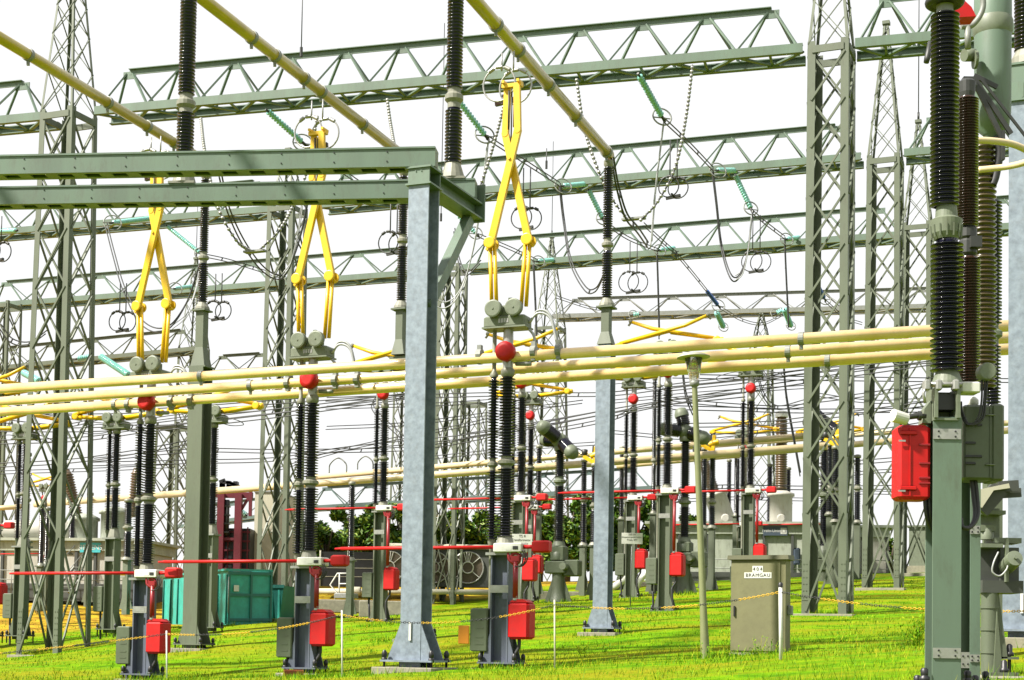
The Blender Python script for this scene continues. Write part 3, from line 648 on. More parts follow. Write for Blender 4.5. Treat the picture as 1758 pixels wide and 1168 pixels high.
# ------------------------------------------------------------------ lattice towers and truss beams
def lattice_tower(px, py, D, wb, wt, ysh, ypk, label, npan=8, leg=.19, rz=RZ, group='lattice towers of the gantries', m='green_steel', pk=True, brw=.056, rod=0., lod=True):
    base = P(px, py, D); k = D / F
    root = thing('lattice_tower', label, 'lattice tower', base, rz, group)
    zs = (py - ysh) * k; zp = (py - ypk) * k
    wd = lambda z: (wb + (wt - wb) * min(1, z / zs)) / 2
    cs = [(-1, -1), (1, -1), (1, 1), (-1, 1)]
    cn = lambda i, z: Vector((cs[i % 4][0] * wd(z), cs[i % 4][1] * wd(z), z))
    for i in range(4):
        l = MB(); d1 = Vector((-cs[i][0], 0, 0)); d2 = Vector((0, -cs[i][1], 0))
        l.angle(cn(i, -.3), cn(i, zs + .12), d1, d2, leg, .022)
        lo = l.build('leg', m, root)
        if lod:
            b = MB()      # splice plate with bolts near the foot
            zz = .35
            p0 = cn(i, zz); p1 = cn(i, zz + 1.1)
            q0 = p0 + d1 * .01 - d2 * .012; q1 = p1 + d1 * .01 - d2 * .012
            b.hexa([q0, q0 + d1 * (leg - .02), q0 + d1 * (leg - .02) + d2 * .01, q0 + d2 * .01, q1, q1 + d1 * (leg - .02), q1 + d1 * (leg - .02) + d2 * .01, q1 + d2 * .01])
            for j in range(6):
                for u in (.05, .13):
                    p = p0.lerp(p1, (j + .5) / 6) + d1 * u - d2 * .012; b.lathe([(.018, -.016), (.018, 0)], p, tuple(d2), 6, smooth=False)
            b.build('splice_plate', m, lo)
    for f in range(4):
        b = MB(); a0 = .0
        nrm = Vector(((0, -1, 0), (1, 0, 0), (0, 1, 0), (-1, 0, 0))[f])
        ws = [1.75] + [1.0 - .2 * j / npan for j in range(npan - 1)]; zz = [0.05]
        for j in range(npan): zz.append(zz[-1] + (zs - .3) * ws[j] / sum(ws))
        for j in range(npan):
            p, q = cn(f, zz[j]), cn(f + 1, zz[j]); p2, q2 = cn(f, zz[j + 1]), cn(f + 1, zz[j + 1])
            t = (q - p).normalized()
            b.bar(p + t * leg * .5 + nrm * .004, q2 - t * leg * .5 + nrm * .004, brw, .05, side=nrm.cross((q2 - p).normalized()))
            b.bar(q - t * leg * .5 - nrm * .05, p2 + t * leg * .5 - nrm * .05, brw, .05, side=nrm.cross((p2 - q).normalized()))
        p, q = cn(f, zs - .08), cn(f + 1, zs - .08); t = (q - p).normalized() * leg * .6; b.bar(p + t - V(0, 0, .04), q - t - V(0, 0, .04), .20, .06, side=(0, 0, 1))
        b.build('cross_bracing', m, root)
    if pk:
        h = zp - zs; tw = .16
        wz = lambda z: wt / 2 + (tw / 2 - wt / 2) * (z - zs) / h
        pc = lambda i, z: Vector((cs[i % 4][0] * wz(z), cs[i % 4][1] * wz(z), z))
        b = MB()
        for i in range(4): b.angle(pc(i, zs), pc(i, zp), Vector((-cs[i][0], 0, 0)), Vector((0, -cs[i][1], 0)), .075, .014)
        z = zs + .05
        while z < zp - .2:
            z2 = min(zp, z + max(.3, wz(z) * 2.3))
            for f in range(4):
                nrm = Vector(((0, -1, 0), (1, 0, 0), (0, 1, 0), (-1, 0, 0))[f])
                b.bar(pc(f, z), pc(f + 1, z2), .032, .026); b.bar(pc(f + 1, z) - nrm * .03, pc(f, z2) - nrm * .03, .032, .026)
            z = z2
        b.box(-.13, .13, -.13, .13, zp, zp + .12)
        pk_ = b.build('peak', m, root)
        if rod:
            b = MB(); b.tube([(0, 0, zp + .1), (0, 0, zp + .45)], .05, 6); b.tube([(0, 0, zp + .4), (0, 0, zp + rod)], .022, 5); b.build('lightning_rod', 'dark_metal', pk_)
    p = MB(); e = wb / 2 + .2; p.rbox(-e, e, -e, e, -.6, -.02, .01); p.build('footing', 'concrete', root)
    return root
def truss_beam(p0, p1, wid, hgt, npan, label, inset0=True, inset1=True, m='green_beam', group='truss beams of the gantries', ch=.26, dg=.075, tc=.17, stuff=None):
    """triangular truss: front bottom chord from p0 to p1, rear bottom chord wid further away, top chord above the middle"""
    p0 = Vector(p0); p1 = Vector(p1); d = (p1 - p0); L = d.length; d.normalize()
    n_ = Vector((-d.y, d.x, 0)).normalized()
    if n_.y < 0: n_ = -n_
    up = Vector((0, 0, 1))
    root = thing('truss_beam', label, 'truss beam', p0, 0, group)
    loc = lambda s, v, z: d * s + n_ * v + up * z
    for v in (0, wid):
        b = MB(); b.bar(loc(0, v, 0), loc(L, v, 0), .05, ch, side=n_); b.bar(loc(0, v + .07 * (1 if v == 0 else -1), ch / 2 - .02), loc(L, v + .07 * (1 if v == 0 else -1), ch / 2 - .02), .14, .03, side=n_)
        b.bar(loc(0, v + .07 * (1 if v == 0 else -1), -ch / 2 + .02), loc(L, v + .07 * (1 if v == 0 else -1), -ch / 2 + .02), .14, .03, side=n_)
        b.build('bottom_chord', m, root)
    pl = L / npan; s0 = pl * .5 if inset0 else 0; s1 = L - pl * .5 if inset1 else L
    b = MB(); b.bar(loc(s0, wid / 2, hgt), loc(s1, wid / 2, hgt), .04, tc, side=n_); b.bar(loc(s0, wid / 2, hgt + tc / 2), loc(s1, wid / 2, hgt + tc / 2), .2, .025, side=n_); b.build('top_chord', m, root)
    b = MB()
    for i in range(npan):
        a, c, e = i * pl, (i + .5) * pl, (i + 1) * pl
        for v in (.02, wid - .02):
            for (s_, t_) in ((a, c - pl * .06), (e, c + pl * .06)):
                s_ = min(max(s_, pl * .08), L - pl * .08); b.bar(loc(s_, v, ch / 2 - .06), loc(t_, wid / 2, hgt - .04), dg, .05)
        b.bar(loc(c - pl * .12, wid / 2, hgt - .10), loc(c + pl * .12, wid / 2, hgt - .10), .03, .24, side=n_)
    b.build('diagonals', m, root)
    b = MB()
    for i in range(npan):
        a, c, e = i * pl, (i + .5) * pl, (i + 1) * pl
        b.bar(loc(a, .08, -ch / 2 + .05), loc(c, wid - .08, -ch / 2 + .05), .11, .05); b.bar(loc(c, wid - .08, -ch / 2 + .05), loc(e, .08, -ch / 2 + .05), .11, .05)
        b.bar(loc(c, 0.08, -ch / 2 + .07), loc(c, wid - .08, -ch / 2 + .07), .07, .05)
    b.build('bottom_bracing', m, root)
    return root
def sub(px0, D0, px1, D1, px):   # depth on the straight 3-D line between two image columns
    t = (px - px0) / (px1 - px0); return 1 / ((1 - t) / D0 + t / D1)
# gantry 1 (nearest): towers at 118 and 1425
D1L, D1R = 48.5, 42.
RG1 = RZ + R(5)
lattice_tower(92, 1124, D1L, 1.62, 1.27, 190, -178, 'nearest left lattice tower, in front of the grey transformer at the left edge', 8, .20, RZ)
lattice_tower(1421, 1054, D1R, 1.22, 1.14, 72, -260, 'nearest right lattice tower, standing right of the tan cabinet', 10, .22, RZ)
g1 = lambda x: sub(118, D1L, 1425, D1R, x)
def g1p(x, y): return P(x, y, g1(x) - .45)
truss_beam(g1p(162, 190), g1p(1378, 82), 1.05, 1.35, 12, 'nearest truss beam, spanning between the two nearest lattice towers along the top', group='truss beams of the nearest gantry')
truss_beam(g1p(-320, 236), g1p(72, 199), 1.05, 1.35, 4, 'truss beam stub leaving the nearest left tower to the left', group='truss beams of the nearest gantry')
truss_beam(g1p(1468, 74), g1p(1900, 34), 1.05, 1.35, 4, 'truss beam leaving the nearest right tower behind the big insulators', group='truss beams of the nearest gantry')
# gantry 2
D2L, D2R = 61.5, 54.
lattice_tower(478, 1073, D2L, 1.38, 1.2, 352, 250, 'second-row lattice tower right of the teal container', 9, .20, RZ, pk=True)
lattice_tower(1516, 1010, D2R, 1.30, 1.15, 268, 26, 'second-row lattice tower just right of the nearest right tower', 9, .19, RZ)
g2 = lambda x: sub(505, D2L, 1520, D2R, x)
def g2p(x, y): return P(x, y, g2(x) - .45)
truss_beam(g2p(545, 352), g2p(1478, 268), 1.1, 1.35, 11, 'second truss beam, below the nearest one, running to the second right tower', group='truss beams of the second gantry')
truss_beam(g2p(-60, 403), g2p(470, 358), 1.1, 1.35, 6, 'second truss beam left of the middle tower, behind the portal beams', group='truss beams of the second gantry')
truss_beam(g2p(1552, 262), g2p(1850, 236), 1.1, 1.35, 3, 'second truss beam stub behind the big insulators', group='truss beams of the second gantry')
# gantry 3
D3L, D3R = 70., 62.
lattice_tower(768, 1042, D3L, 1.15, 1.05, 456, 300, 'third-row lattice tower just right of the blue-grey column', 8, .18, RZ, pk=False)
lattice_tower(1573, 985, D3R, 1.30, 1.15, 384, 200, 'third-row lattice tower beside the big black insulators', 8, .18, RZ, rod=8.)
g3 = lambda x: sub(770, D3L, 1578, D3R, x)
def g3p(x, y): return P(x, y, g3(x) - .45)
truss_beam(g3p(792, 459), g3p(1552, 402), 1.1, 1.3, 9, 'third truss beam, running right from the middle third-row tower', group='truss beams of the third gantry')
truss_beam(g3p(-40, 526), g3p(750, 465), 1.1, 1.3, 9, 'third truss beam, left of the middle third-row tower', group='truss beams of the third gantry')
truss_beam(g3p(1590, 398), g3p(1850, 380), 1.1, 1.3, 3, 'third truss beam stub behind the big insulators at right', group='truss beams of the third gantry')
# far gantries
truss_beam(P(-30, 634, 92), P(338, 598, 88), 1.2, 1.3, 5, 'far truss beam at the left just above the pale tubes', ch=.24, m='green_steel', group='far truss beams')
truss_beam(P(345, 640, 96), P(470, 632, 95), 1.2, 1.1, 2, 'short far truss beam left of the second-row tower', ch=.2, m='green_steel', group='far truss beams')
truss_beam(P(948, 543, 92), P(1720, 522, 86), 1.2, 1.15, 9, 'far grey galvanised truss beam right of centre', ch=.26, m='grey_metal', group='far truss beams')
truss_beam(P(300, 905, 98), P(480, 882, 95), 1.2, 1.2, 3, 'low teal-grey truss beam behind the red steel rack', ch=.22, m='teal_beam', group='low truss beams beyond the yard')
truss_beam(P(520, 873, 95), P(1120, 838, 90), 1.2, 1.3, 8, 'low teal-grey truss beam above the hedge', ch=.28, m='teal_beam', group='low truss beams beyond the yard')
lattice_tower(322, 1045, 90, 1.9, 1.35, 598, 440, 'far dark lattice tower behind the left raised pantograph', 8, .16, RZ, 'far lattice towers', brw=.045, rod=4., lod=False)
lattice_tower(938, 1030, 92, 2.3, 1.5, 560, 402, 'far lattice tower left of the far blue-grey column', 8, .15, RZ, 'far lattice towers', brw=.045, rod=6., lod=False)
lattice_tower(808, 1030, 96, 1.6, 1.3, 690, 600, 'far lattice tower behind the nearest raised pantograph insulator', 6, .14, RZ, 'far lattice towers', pk=False, brw=.042, lod=False)
lattice_tower(1303, 1010, 90, 1.8, 1.2, 600, 530, 'far lattice tower behind the tan cabinet', 7, .14, RZ, 'far lattice towers', pk=True, brw=.042, lod=False)
lattice_tower(690, 1030, 98, 1.5, 1.2, 660, 600, 'far lattice tower hidden mostly by the blue-grey column', 6, .14, RZ, 'far lattice towers', pk=False, brw=.042, lod=False)
lattice_tower(292, 1045, 82, 1.9, 1.4, 730, 640, 'far lattice tower over the teal container', 6, .15, RZ, 'far lattice towers', pk=False, brw=.045, lod=False)
lattice_tower(-4, 1040, 78, 1.2, 1.1, 520, 420, 'far lattice tower cut by the left picture edge', 8, .15, RZ, 'far lattice towers', pk=False, lod=False)
# lightning rods on the beams
for (x, y0, y1, D, lb) in [(517, 98, -40, 45.5, 'thin lightning rod rising from the nearest truss beam'), (757, 380, 40, 58, 'thin lightning rod left of the nearest raised pantograph'), (938, 290, 255, 56, 'short lightning rod on the second truss beam')]:
    m = MB(); p, q = P(x, y0, D), P(x, y1, D); m.tube([p, Vector((p.x, p.y, q.z))], .018, 5); m.lathe([(.05, 0), (.05, .3)], p, (0, 0, 1), 6)
    tag(m.build('lightning_rod', 'dark_metal', None, loc=p), lb, 'lightning rod', 'lightning rods')
# ------------------------------------------------------------------ rigid tubes and busbars
def rigid_tube(name, p, q, r, m, label, cat, group, bands=(), n=18):
    p = Vector(p); q = Vector(q); d = q - p
    root = thing(name, label, cat, p, 0, group)
    t = MB(); t.tube([p, q], r, n); t.build('conductor', m, root, loc=p)
    if bands:
        for s_ in bands:
            b = MB(); c = p + d * s_; u = d.normalized(); b.lathe([(r * 1.05, -.05), (r * 1.18, -.045), (r * 1.18, .045), (r * 1.05, .05)], c, u, n, smooth=False)
            b.box(c.x - .03, c.x + .03, c.y - .03, c.y + .03, c.z - r * 1.9, c.z - r); b.build('clamp', 'grey_metal', root, loc=p)
    return root
def tpos(D0, x0, x, y, vp=-5480.): return P(x, y, DA(D0, x0, x, vp))
GT = 'thick cream conductor tubes crossing the yard'
TV = -6000.
rigid_tube('conductor_tube', tpos(28.3, 870, -120, 675.5, TV), tpos(28.3, 870, 1780, 556.5, TV), .099, 'cream_tube', 'topmost and nearest of the three thick cream tubes crossing the yard', 'conductor tube', GT, (.06, .30, .83))
rigid_tube('conductor_tube', tpos(30.6, 543, -120, 697, TV), tpos(30.6, 543, 1780, 577, TV), .099, 'cream_tube', 'middle of the three thick cream tubes crossing the yard', 'conductor tube', GT, (.35, .82))
rigid_tube('conductor_tube', tpos(32.4, 262, -120, 715, TV), tpos(32.4, 262, 1780, 597, TV), .099, 'cream_tube', 'lowest and farthest of the three thick cream tubes crossing the yard', 'conductor tube', GT, (.21, .24, .85))
GF = 'pale conductor tubes in the background'
rigid_tube('conductor_tube', P(60, 866, 70), P(1420, 766, 56), .15, 'pale_tube', 'lower pale background tube running above the hedge', 'conductor tube', GF, n=10)
rigid_tube('conductor_tube', P(535, 820, 72), P(1460, 742, 60), .13, 'pale_tube', 'upper pale background tube running above the hedge', 'conductor tube', GF, n=10)
rigid_tube('conductor_tube', P(1060, 800, 66), P(1790, 734, 57), .13, 'pale_tube', 'pale background tube behind the two right lattice towers', 'conductor tube', GF, n=10)
rigid_tube('conductor_tube', P(1160, 770, 72), P(1790, 722, 62), .12, 'pale_tube', 'uppermost pale background tube at right behind the towers', 'conductor tube', GF, n=10)
rigid_tube('conductor_tube', P(-60, 876, 74), P(40, 870, 73), .12, 'pale_tube', 'short pale background tube at the left picture edge', 'conductor tube', GF, n=8)
GB = 'yellow overhead busbars running away from the viewer'
def busbar(x0, y0, D0, x1, y1, D1, ext, label, bands):
    p, q = P(x0, y0, D0), P(x1, y1, D1); d = (p - q).normalized(); p = p + d * ext
    return rigid_tube('overhead_busbar', p, q, .125, 'yellow_bus', label, 'busbar', GB, bands, 20)
busbar(0, 65, 32, 352, 277, 40, 7, 'left of three yellow overhead busbars, entering at the left picture edge', (.515, .71, .82, .90))
busbar(350, 0, 29.2, 690, 266, 38, 7, 'middle of three yellow overhead busbars, ending behind the portal beams', (.54, .60, .68, .73, .86))
busbar(815, 0, 27.6, 1046, 266, 36, 7, 'right of three yellow overhead busbars, ending on the far grey-columned post', (.51, .59, .71, .83, .985))
# fixed contacts hanging from busbars
def hanging_contact(x, y0, y1, D, R_, label, dx=14, m='bright_steel', group='hanging contacts under the busbars', bars=True, rdir=None):
    """rods from y0 down to y1 carrying two arcing rings"""
    k = D / F; top = P(x, y0, D); root = thing('hanging_contact', label, 'hanging contact', top, RZ, group)
    h = (y1 - y0) * k; rr = R_ * k; e = dx * k
    b = MB()
    for s_ in (-1, 1): b.tube([(s_ * e * .5, s_ * .0, 0), (s_ * e * .5, 0, -h)], .016 if D < 40 else .02, 6)
    b.build('suspension_rod', m, root)
    t = .017 if D < 40 else .02
    for s_ in (-1, 1):
        r = MB(); c = Vector((s_ * e * .5, s_ * .12, -h - rr * .9)); r.ring(c, (.0, 1, 0), rr, t, 26, 6)
        for a in (60, 90, 120): r.lathe([(t * 2.3, -.06), (t * 2.3, .06)], c + Vector((math.cos(R(a)) * rr, 0, math.sin(R(a)) * rr)), (math.sin(R(a)), 0, -math.cos(R(a))), 8)
        r.build('arcing_ring', m, root)
    q = MB(); q.bar((-e, 0, -h - rr * 1.9), (e, 0, -h - rr * 1.75), .07, .09); q.bar((0, -.2, -h - rr * 1.7), (0, .2, -h - rr * 1.7), .05); q.build('contact_piece', 'dark_metal' if D > 40 else 'porcelain_brown', root)
    return root
hanging_contact(872, 90, 122, 28.7, 30, 'arcing rings hung over the nearest raised pantograph', 22)
hanging_contact(545, 172, 206, 30.9, 27, 'arcing rings hung over the middle raised pantograph', 22)
hanging_contact(268, 235, 262, 32.6, 24, 'arcing rings hung over the left raised pantograph, behind the portal beams', 20)
GH = 'pairs of arcing rings hanging in the background'
for (x, y0, y1, D, R_, lb) in [
 (677, 336, 402, 46, 19, 'dark pair of rings left of the blue-grey column, below the portal beam'), (905, 288, 360, 46, 19, 'dark pair of rings just right of the nearest raised pantograph arms'),
 (1157, 240, 308, 46, 18, 'dark pair of rings under the long chain loop right of centre'), (1088, 415, 470, 55, 18, 'dark pair of rings right of the far grey-columned post'),
 (1299, 370, 435, 55, 18, 'dark pair of rings left of the nearest right tower'), (212, 487, 538, 52, 17, 'dark pair of rings left of the left raised pantograph'),
 (376, 470, 520, 52, 16, 'dark pair of rings beside the far green post insulator'), (-2, 372, 418, 50, 17, 'dark pair of rings cut by the left picture edge')]:
    hanging_contact(x, y0, y1, D, R_, lb, 13, 'dark_metal', GH)
# ------------------------------------------------------------------ glass insulator strings with grading rings
def glass_string(a, b, Da, Db, label, m='glass_teal', ring=True, r=.105, D_ring=15, group='glass insulator strings on the gantries', n=8):
    p, q = P(a[0], a[1], Da), P(b[0], b[1], Db); d = q - p; L = d.length; u = d.normalized()
    root = thing('insulator_string', label, 'insulator', p, 0, group)
    g = MB(); prof = []; pitch = .115; z = .12
    while z < L - .12: prof += [(.05, z), (r, z + .02), (r * .9, z + .05), (.05, z + .07)]; z += pitch
    g.lathe(prof, (0, 0, 0), u, 10); g.build('glass_discs', m, root)
    f = MB(); f.tube([(0, 0, 0), u * .14], .04, 6); f.tube([u * (L - .14), u * (L + .16)], .05, 6); f.build('end_fitting', 'dark_metal', root)
    if ring:
        s_ = MB(); rr = D_ring * Db / F; nrm = Vector((.25, -.9, .3)); s_.ring(u * (L - .06), nrm, rr, .026, 22, 5); s_.bar(u * L - frame_of(nrm)[0] * rr, u * L + frame_of(nrm)[0] * rr, .03); s_.build('grading_ring', 'grey_metal', root)
    return root
def wire(pts, r, label, m='wire_dark', name='conductor_cable', cat='cable', group=None, twin=0., spacers=False, smooth=True, seg=10):
    q = [P(*p) for p in pts]; q = bez(q, seg) if smooth and len(q) > 2 else q
    root = MB()
    if twin:
        for s_ in (-1, 1): root.tube([p + Vector((0, 0, s_ * twin / 2)) + BB * (s_ * twin * .3) for p in q], r, 5)
        k = max(4, len(q) // 3)
        for i in range(k, len(q) - 1, k): root.tube([q[i] + Vector((0, 0, twin * .5)) + BB * twin * .3, q[i] - Vector((0, 0, twin * .5)) - BB * twin * .3], r * 1.3, 5)
    else: root.tube(q, r, 5)
    o = root.build(name, m, None, loc=q[0]); return tag(o, label, cat, group)
def d1(x): return g1(x)
def d2(x): return g2(x)
def d3(x): return g3(x)
S = glass_string
S((1095, 126), (1138, 203), d1(1095), 45, 'teal glass string with ring below the nearest beam, right of centre', D_ring=17)
S((786, 172), (834, 234), d1(786), 46, 'teal glass string with ring beside the tall insulator of the portal end', D_ring=17)
S((456, 188), (522, 247), d1(456), 48, 'teal glass string sloping down behind the portal, left of centre', D_ring=17)
S((1264, 293), (1232, 293), d2(1264), 53, 'pale teal string end-on at the second beam, left of the nearest right tower', D_ring=15)
S((1008, 316), (966, 320), d2(1008), 55, 'pale teal string end-on at the second beam, right of the raised pantograph', D_ring=15)
S((268, 374), (192, 383), d2(268), 60, 'pale glass string lying along the second beam at left', D_ring=15)
S((-20, 398), (28, 396), d2(0), 62, 'pale glass string at the left picture edge', ring=False)
S((1262, 300), (1290, 360), d2(1262), 55, 'teal glass string below the second beam, left of the nearest right tower', D_ring=13)
S((1010, 325), (1036, 378), d2(1010), 57, 'teal glass string below the second beam, just left of the far post insulator', D_ring=12)
S((785, 368), (818, 402), d2(785), 59, 'teal glass string below the second beam, left of the raised pantograph', D_ring=12)
S((286, 388), (345, 436), d2(286), 62, 'thin dark teal string left of the far green post', D_ring=10, r=.09)
S((1372, 408), (1350, 411), d3(1372), 62, 'pale teal string at the third beam, left of the nearest right tower', D_ring=12)
S((1158, 426), (1132, 430), d3(1158), 64, 'pale teal string at the third beam, right of the far post', D_ring=11)
S((955, 446), (924, 449), d3(955), 66, 'pale teal string at the third beam, right of the raised pantograph', D_ring=11)
S((330, 492), (300, 496), d3(330), 72, 'pale teal string at the third beam, right of the left raised pantograph', D_ring=12)
S((1212, 498), (1234, 526), 72, 73, 'blue string left of the nearest right tower, far behind', 'glass_blue', D_ring=12)
S((1403, 488), (1416, 514), 72, 73, 'blue string seen through the nearest right tower', 'glass_blue', D_ring=12)
S((1230, 536), (1242, 562), 86, 88, 'small far teal string under the grey truss beam', D_ring=9, r=.17)
S((1346, 530), (1358, 560), 86, 88, 'small far teal string beside the nearest right tower', D_ring=9, r=.17)
S((1100, 540), (1086, 541), 88, 88, 'tiny far teal string at the grey truss beam above the yellow cross', D_ring=9, r=.17)
S((1345, 532), (1330, 540), 88, 88, 'tiny far pale string at the grey truss beam', D_ring=9, r=.17)
S((172, 612), (222, 645), 84, 82, 'bright teal string low at left behind the left lattice tower', ring=False, r=.2)
S((160, 612), (130, 617), 86, 86, 'teal string lying on the far left truss beam', ring=False, r=.19)
S((40, 640), (68, 655), 84, 82, 'teal string low at the left edge above the pale tubes', ring=False, r=.2)
S((330, 880), (345, 888), 96, 96, 'tiny teal string by the red steel rack', ring=False, r=.2)
S((410, 876), (425, 886), 96, 96, 'tiny teal string right of the red steel rack', ring=False, r=.2)
S((700, 880), (780, 886), 94, 92, 'pale string lying above the hedge beside the blue-grey column', 'wire_light', ring=False, r=.17)
# conductors between the strings and their droppers
GC = 'twin conductors between the gantries'
for pts, lb in [
 ([(1140, 206, 45), (1180, 244, 48), (1224, 290, 53)], 'twin conductor sloping from the ringed teal string to the second beam, right'),
 ([(836, 236, 46), (895, 274, 50), (960, 316, 55)], 'twin conductor sloping behind the raised pantograph to the second beam'),
 ([(524, 250, 48), (560, 275, 50), (640, 330, 55)], 'twin conductor sloping behind the portal beams'),
 ([(1292, 364, 55), (1318, 386, 58), (1347, 408, 62)], 'twin conductor from the second to the third beam, right'),
 ([(1038, 382, 57), (1080, 410, 60), (1130, 430, 64)], 'twin conductor from the second to the third beam, behind the far post'),
 ([(820, 404, 59), (870, 424, 62), (922, 448, 66)], 'twin conductor from the second to the third beam, behind the raised pantograph'),
 ([(347, 438, 62), (400, 450, 65), (490, 478, 70)], 'twin conductor sloping right from the far green post insulator'),
 ([(1158, 432, 64), (1190, 470, 68), (1214, 500, 72)], 'twin conductor falling to the blue string'),
 ([(1236, 528, 73), (1275, 550, 80), (1310, 556, 84), (1345, 540, 88)], 'far sagging conductor under the grey truss beam'),
 ([(1105, 385, 60), (1155, 430, 64), (1165, 434, 64)], 'short conductor below the third beam end'),
 ([(955, 510, 80), (1010, 528, 84), (1040, 532, 86)], 'far thin conductor left of the far post'),
 ([(1416, 516, 73), (1450, 545, 76), (1480, 556, 80)], 'far conductor seen through the nearest right tower'),
]: wire(pts, .022, lb, group=GC, twin=.14)
GD = 'black dropper loops hanging from the gantries'
for pts, lb in [
 ([(1223, 292, 53), (1230, 350, 53), (1238, 420, 53), (1252, 470, 52), (1266, 478, 52), (1282, 440, 52), (1291, 368, 52)], 'black dropper loop left of the nearest right tower'),
 ([(961, 318, 55), (968, 380, 55), (980, 450, 54), (1004, 495, 53), (1022, 498, 52), (1038, 470, 50)], 'black dropper loop left of the far post insulator'),
 ([(182, 385, 60), (196, 440, 59), (214, 500, 57), (245, 555, 55), (285, 565, 52), (320, 520, 52), (344, 450, 52)], 'black dropper loop left of the left raised pantograph'),
 ([(378, 300, 44), (392, 360, 46), (420, 420, 48), (455, 465, 50), (485, 475, 52), (505, 440, 52), (522, 380, 52), (532, 320, 52)], 'black dropper loop right of the far green post insulator'),
 ([(1051, 268, 36), (1060, 320, 37), (1075, 370, 38), (1095, 395, 40), (1112, 420, 44)], 'black twin dropper from the far post top'),
 ([(1347, 410, 62), (1350, 480, 62), (1354, 560, 62)], 'straight black dropper left of the nearest right tower'),
 ([(1128, 434, 64), (1130, 500, 64), (1132, 580, 64)], 'straight black dropper right of the far post'),
 ([(916, 452, 66), (920, 540, 66), (924, 650, 66)], 'straight black dropper right of the nearest raised pantograph'),
 ([(0, 560, 55), (20, 585, 55), (50, 590, 55), (80, 570, 55)], 'black loop low at the left picture edge'),
 ([(1345, 620, 60), (1350, 680, 60), (1364, 760, 60), (1374, 815, 60)], 'black dropper beside the nearest right tower below the tubes'),
 ([(1172, 640, 58), (1178, 680, 58), (1190, 710, 58)], 'black dropper behind the garden lamp'),
 ([(780, 395, 59), (786, 440, 58), (800, 470, 57), (825, 450, 57)], 'black loop right of the portal knee brace'),
]: wire(pts, .026, lb, group=GD, twin=.16)
GL = 'pale jumper cables hanging from the gantries'
for pts, lb in [
 ([(1140, 206, 45), (1132, 270, 45), (1124, 340, 45), (1118, 420, 45)], 'pale jumper hanging from the ringed string right of centre'),
 ([(838, 240, 46), (828, 330, 46), (812, 430, 46), (790, 500, 46), (765, 524, 46), (740, 515, 46)], 'pale jumper curving down behind the portal knee brace'),
 ([(520, 340, 52), (512, 400, 52), (500, 450, 52), (484, 474, 52)], 'pale jumper left of the middle raised pantograph'),
 ([(1291, 366, 52), (1286, 420, 52), (1276, 465, 52), (1262, 478, 52)], 'pale jumper left of the nearest right tower'),
 ([(346, 440, 62), (338, 490, 60), (320, 540, 58), (296, 562, 56)], 'pale jumper right of the left raised pantograph'),
]: wire(pts, .02, lb, 'wire_light', group=GL, twin=.22)
# chains of small bright discs looping between the beams
def disc_chain(pts, label):
    q = bez([P(*p) for p in pts], 14); m = MB(); acc = 0.; L = 0
    for i in range(len(q) - 1):
        d = q[i + 1] - q[i]; s_ = d.length; t = acc
        while t < s_:
            c = q[i] + d * (t / s_); u = d.normalized()
            m.lathe([(.02, -.04), (.048, -.03), (.048, .03), (.02, .04)], c, u, 7); t += .17
        acc = t - s_
    m.cur = 1; m.tube(q, .026, 4)
    o = m.build('disc_chain', ['bright_steel', 'dark_metal'], None, loc=q[0]); tag(o, label, 'insulator chain', 'disc chains looping below the beams')
disc_chain([(345, 205, 44), (352, 262, 42), (372, 350, 40), (405, 412, 40), (432, 432, 41)], 'disc chain falling left of the far green post insulator')
disc_chain([(445, 430, 42), (480, 395, 42), (505, 350, 43), (528, 290, 44), (545, 200, 45)], 'disc chain rising beside the middle raised pantograph')
disc_chain([(665, 172, 43), (671, 215, 42), (682, 270, 40), (705, 340, 39)], 'disc chain behind the right end of the portal')
disc_chain([(866, 178, 43), (850, 240, 42), (828, 310, 41), (796, 385, 41)], 'disc chain crossing left of the raised pantograph arms')
disc_chain([(990, 138, 42), (1002, 215, 41), (1024, 285, 40), (1050, 340, 40), (1078, 378, 40)], 'disc chain falling past the far post insulator')
disc_chain([(1100, 378, 40), (1130, 345, 40), (1160, 285, 40), (1178, 200, 41), (1189, 112, 42)], 'disc chain rising to the nearest beam right of centre')
for (x, y, lb) in [(1088, 376, 'flat grey spacer plate between the two chains right of centre'), (438, 432, 'flat grey spacer plate between the two chains left of centre')]:
    m = MB(); c = P(x, y, 40.5); m.bar(c - AA * .32, c + AA * .32, .2, .05); tag(m.build('spacer_plate', 'grey_metal', None, loc=c), lb, 'spacer plate')
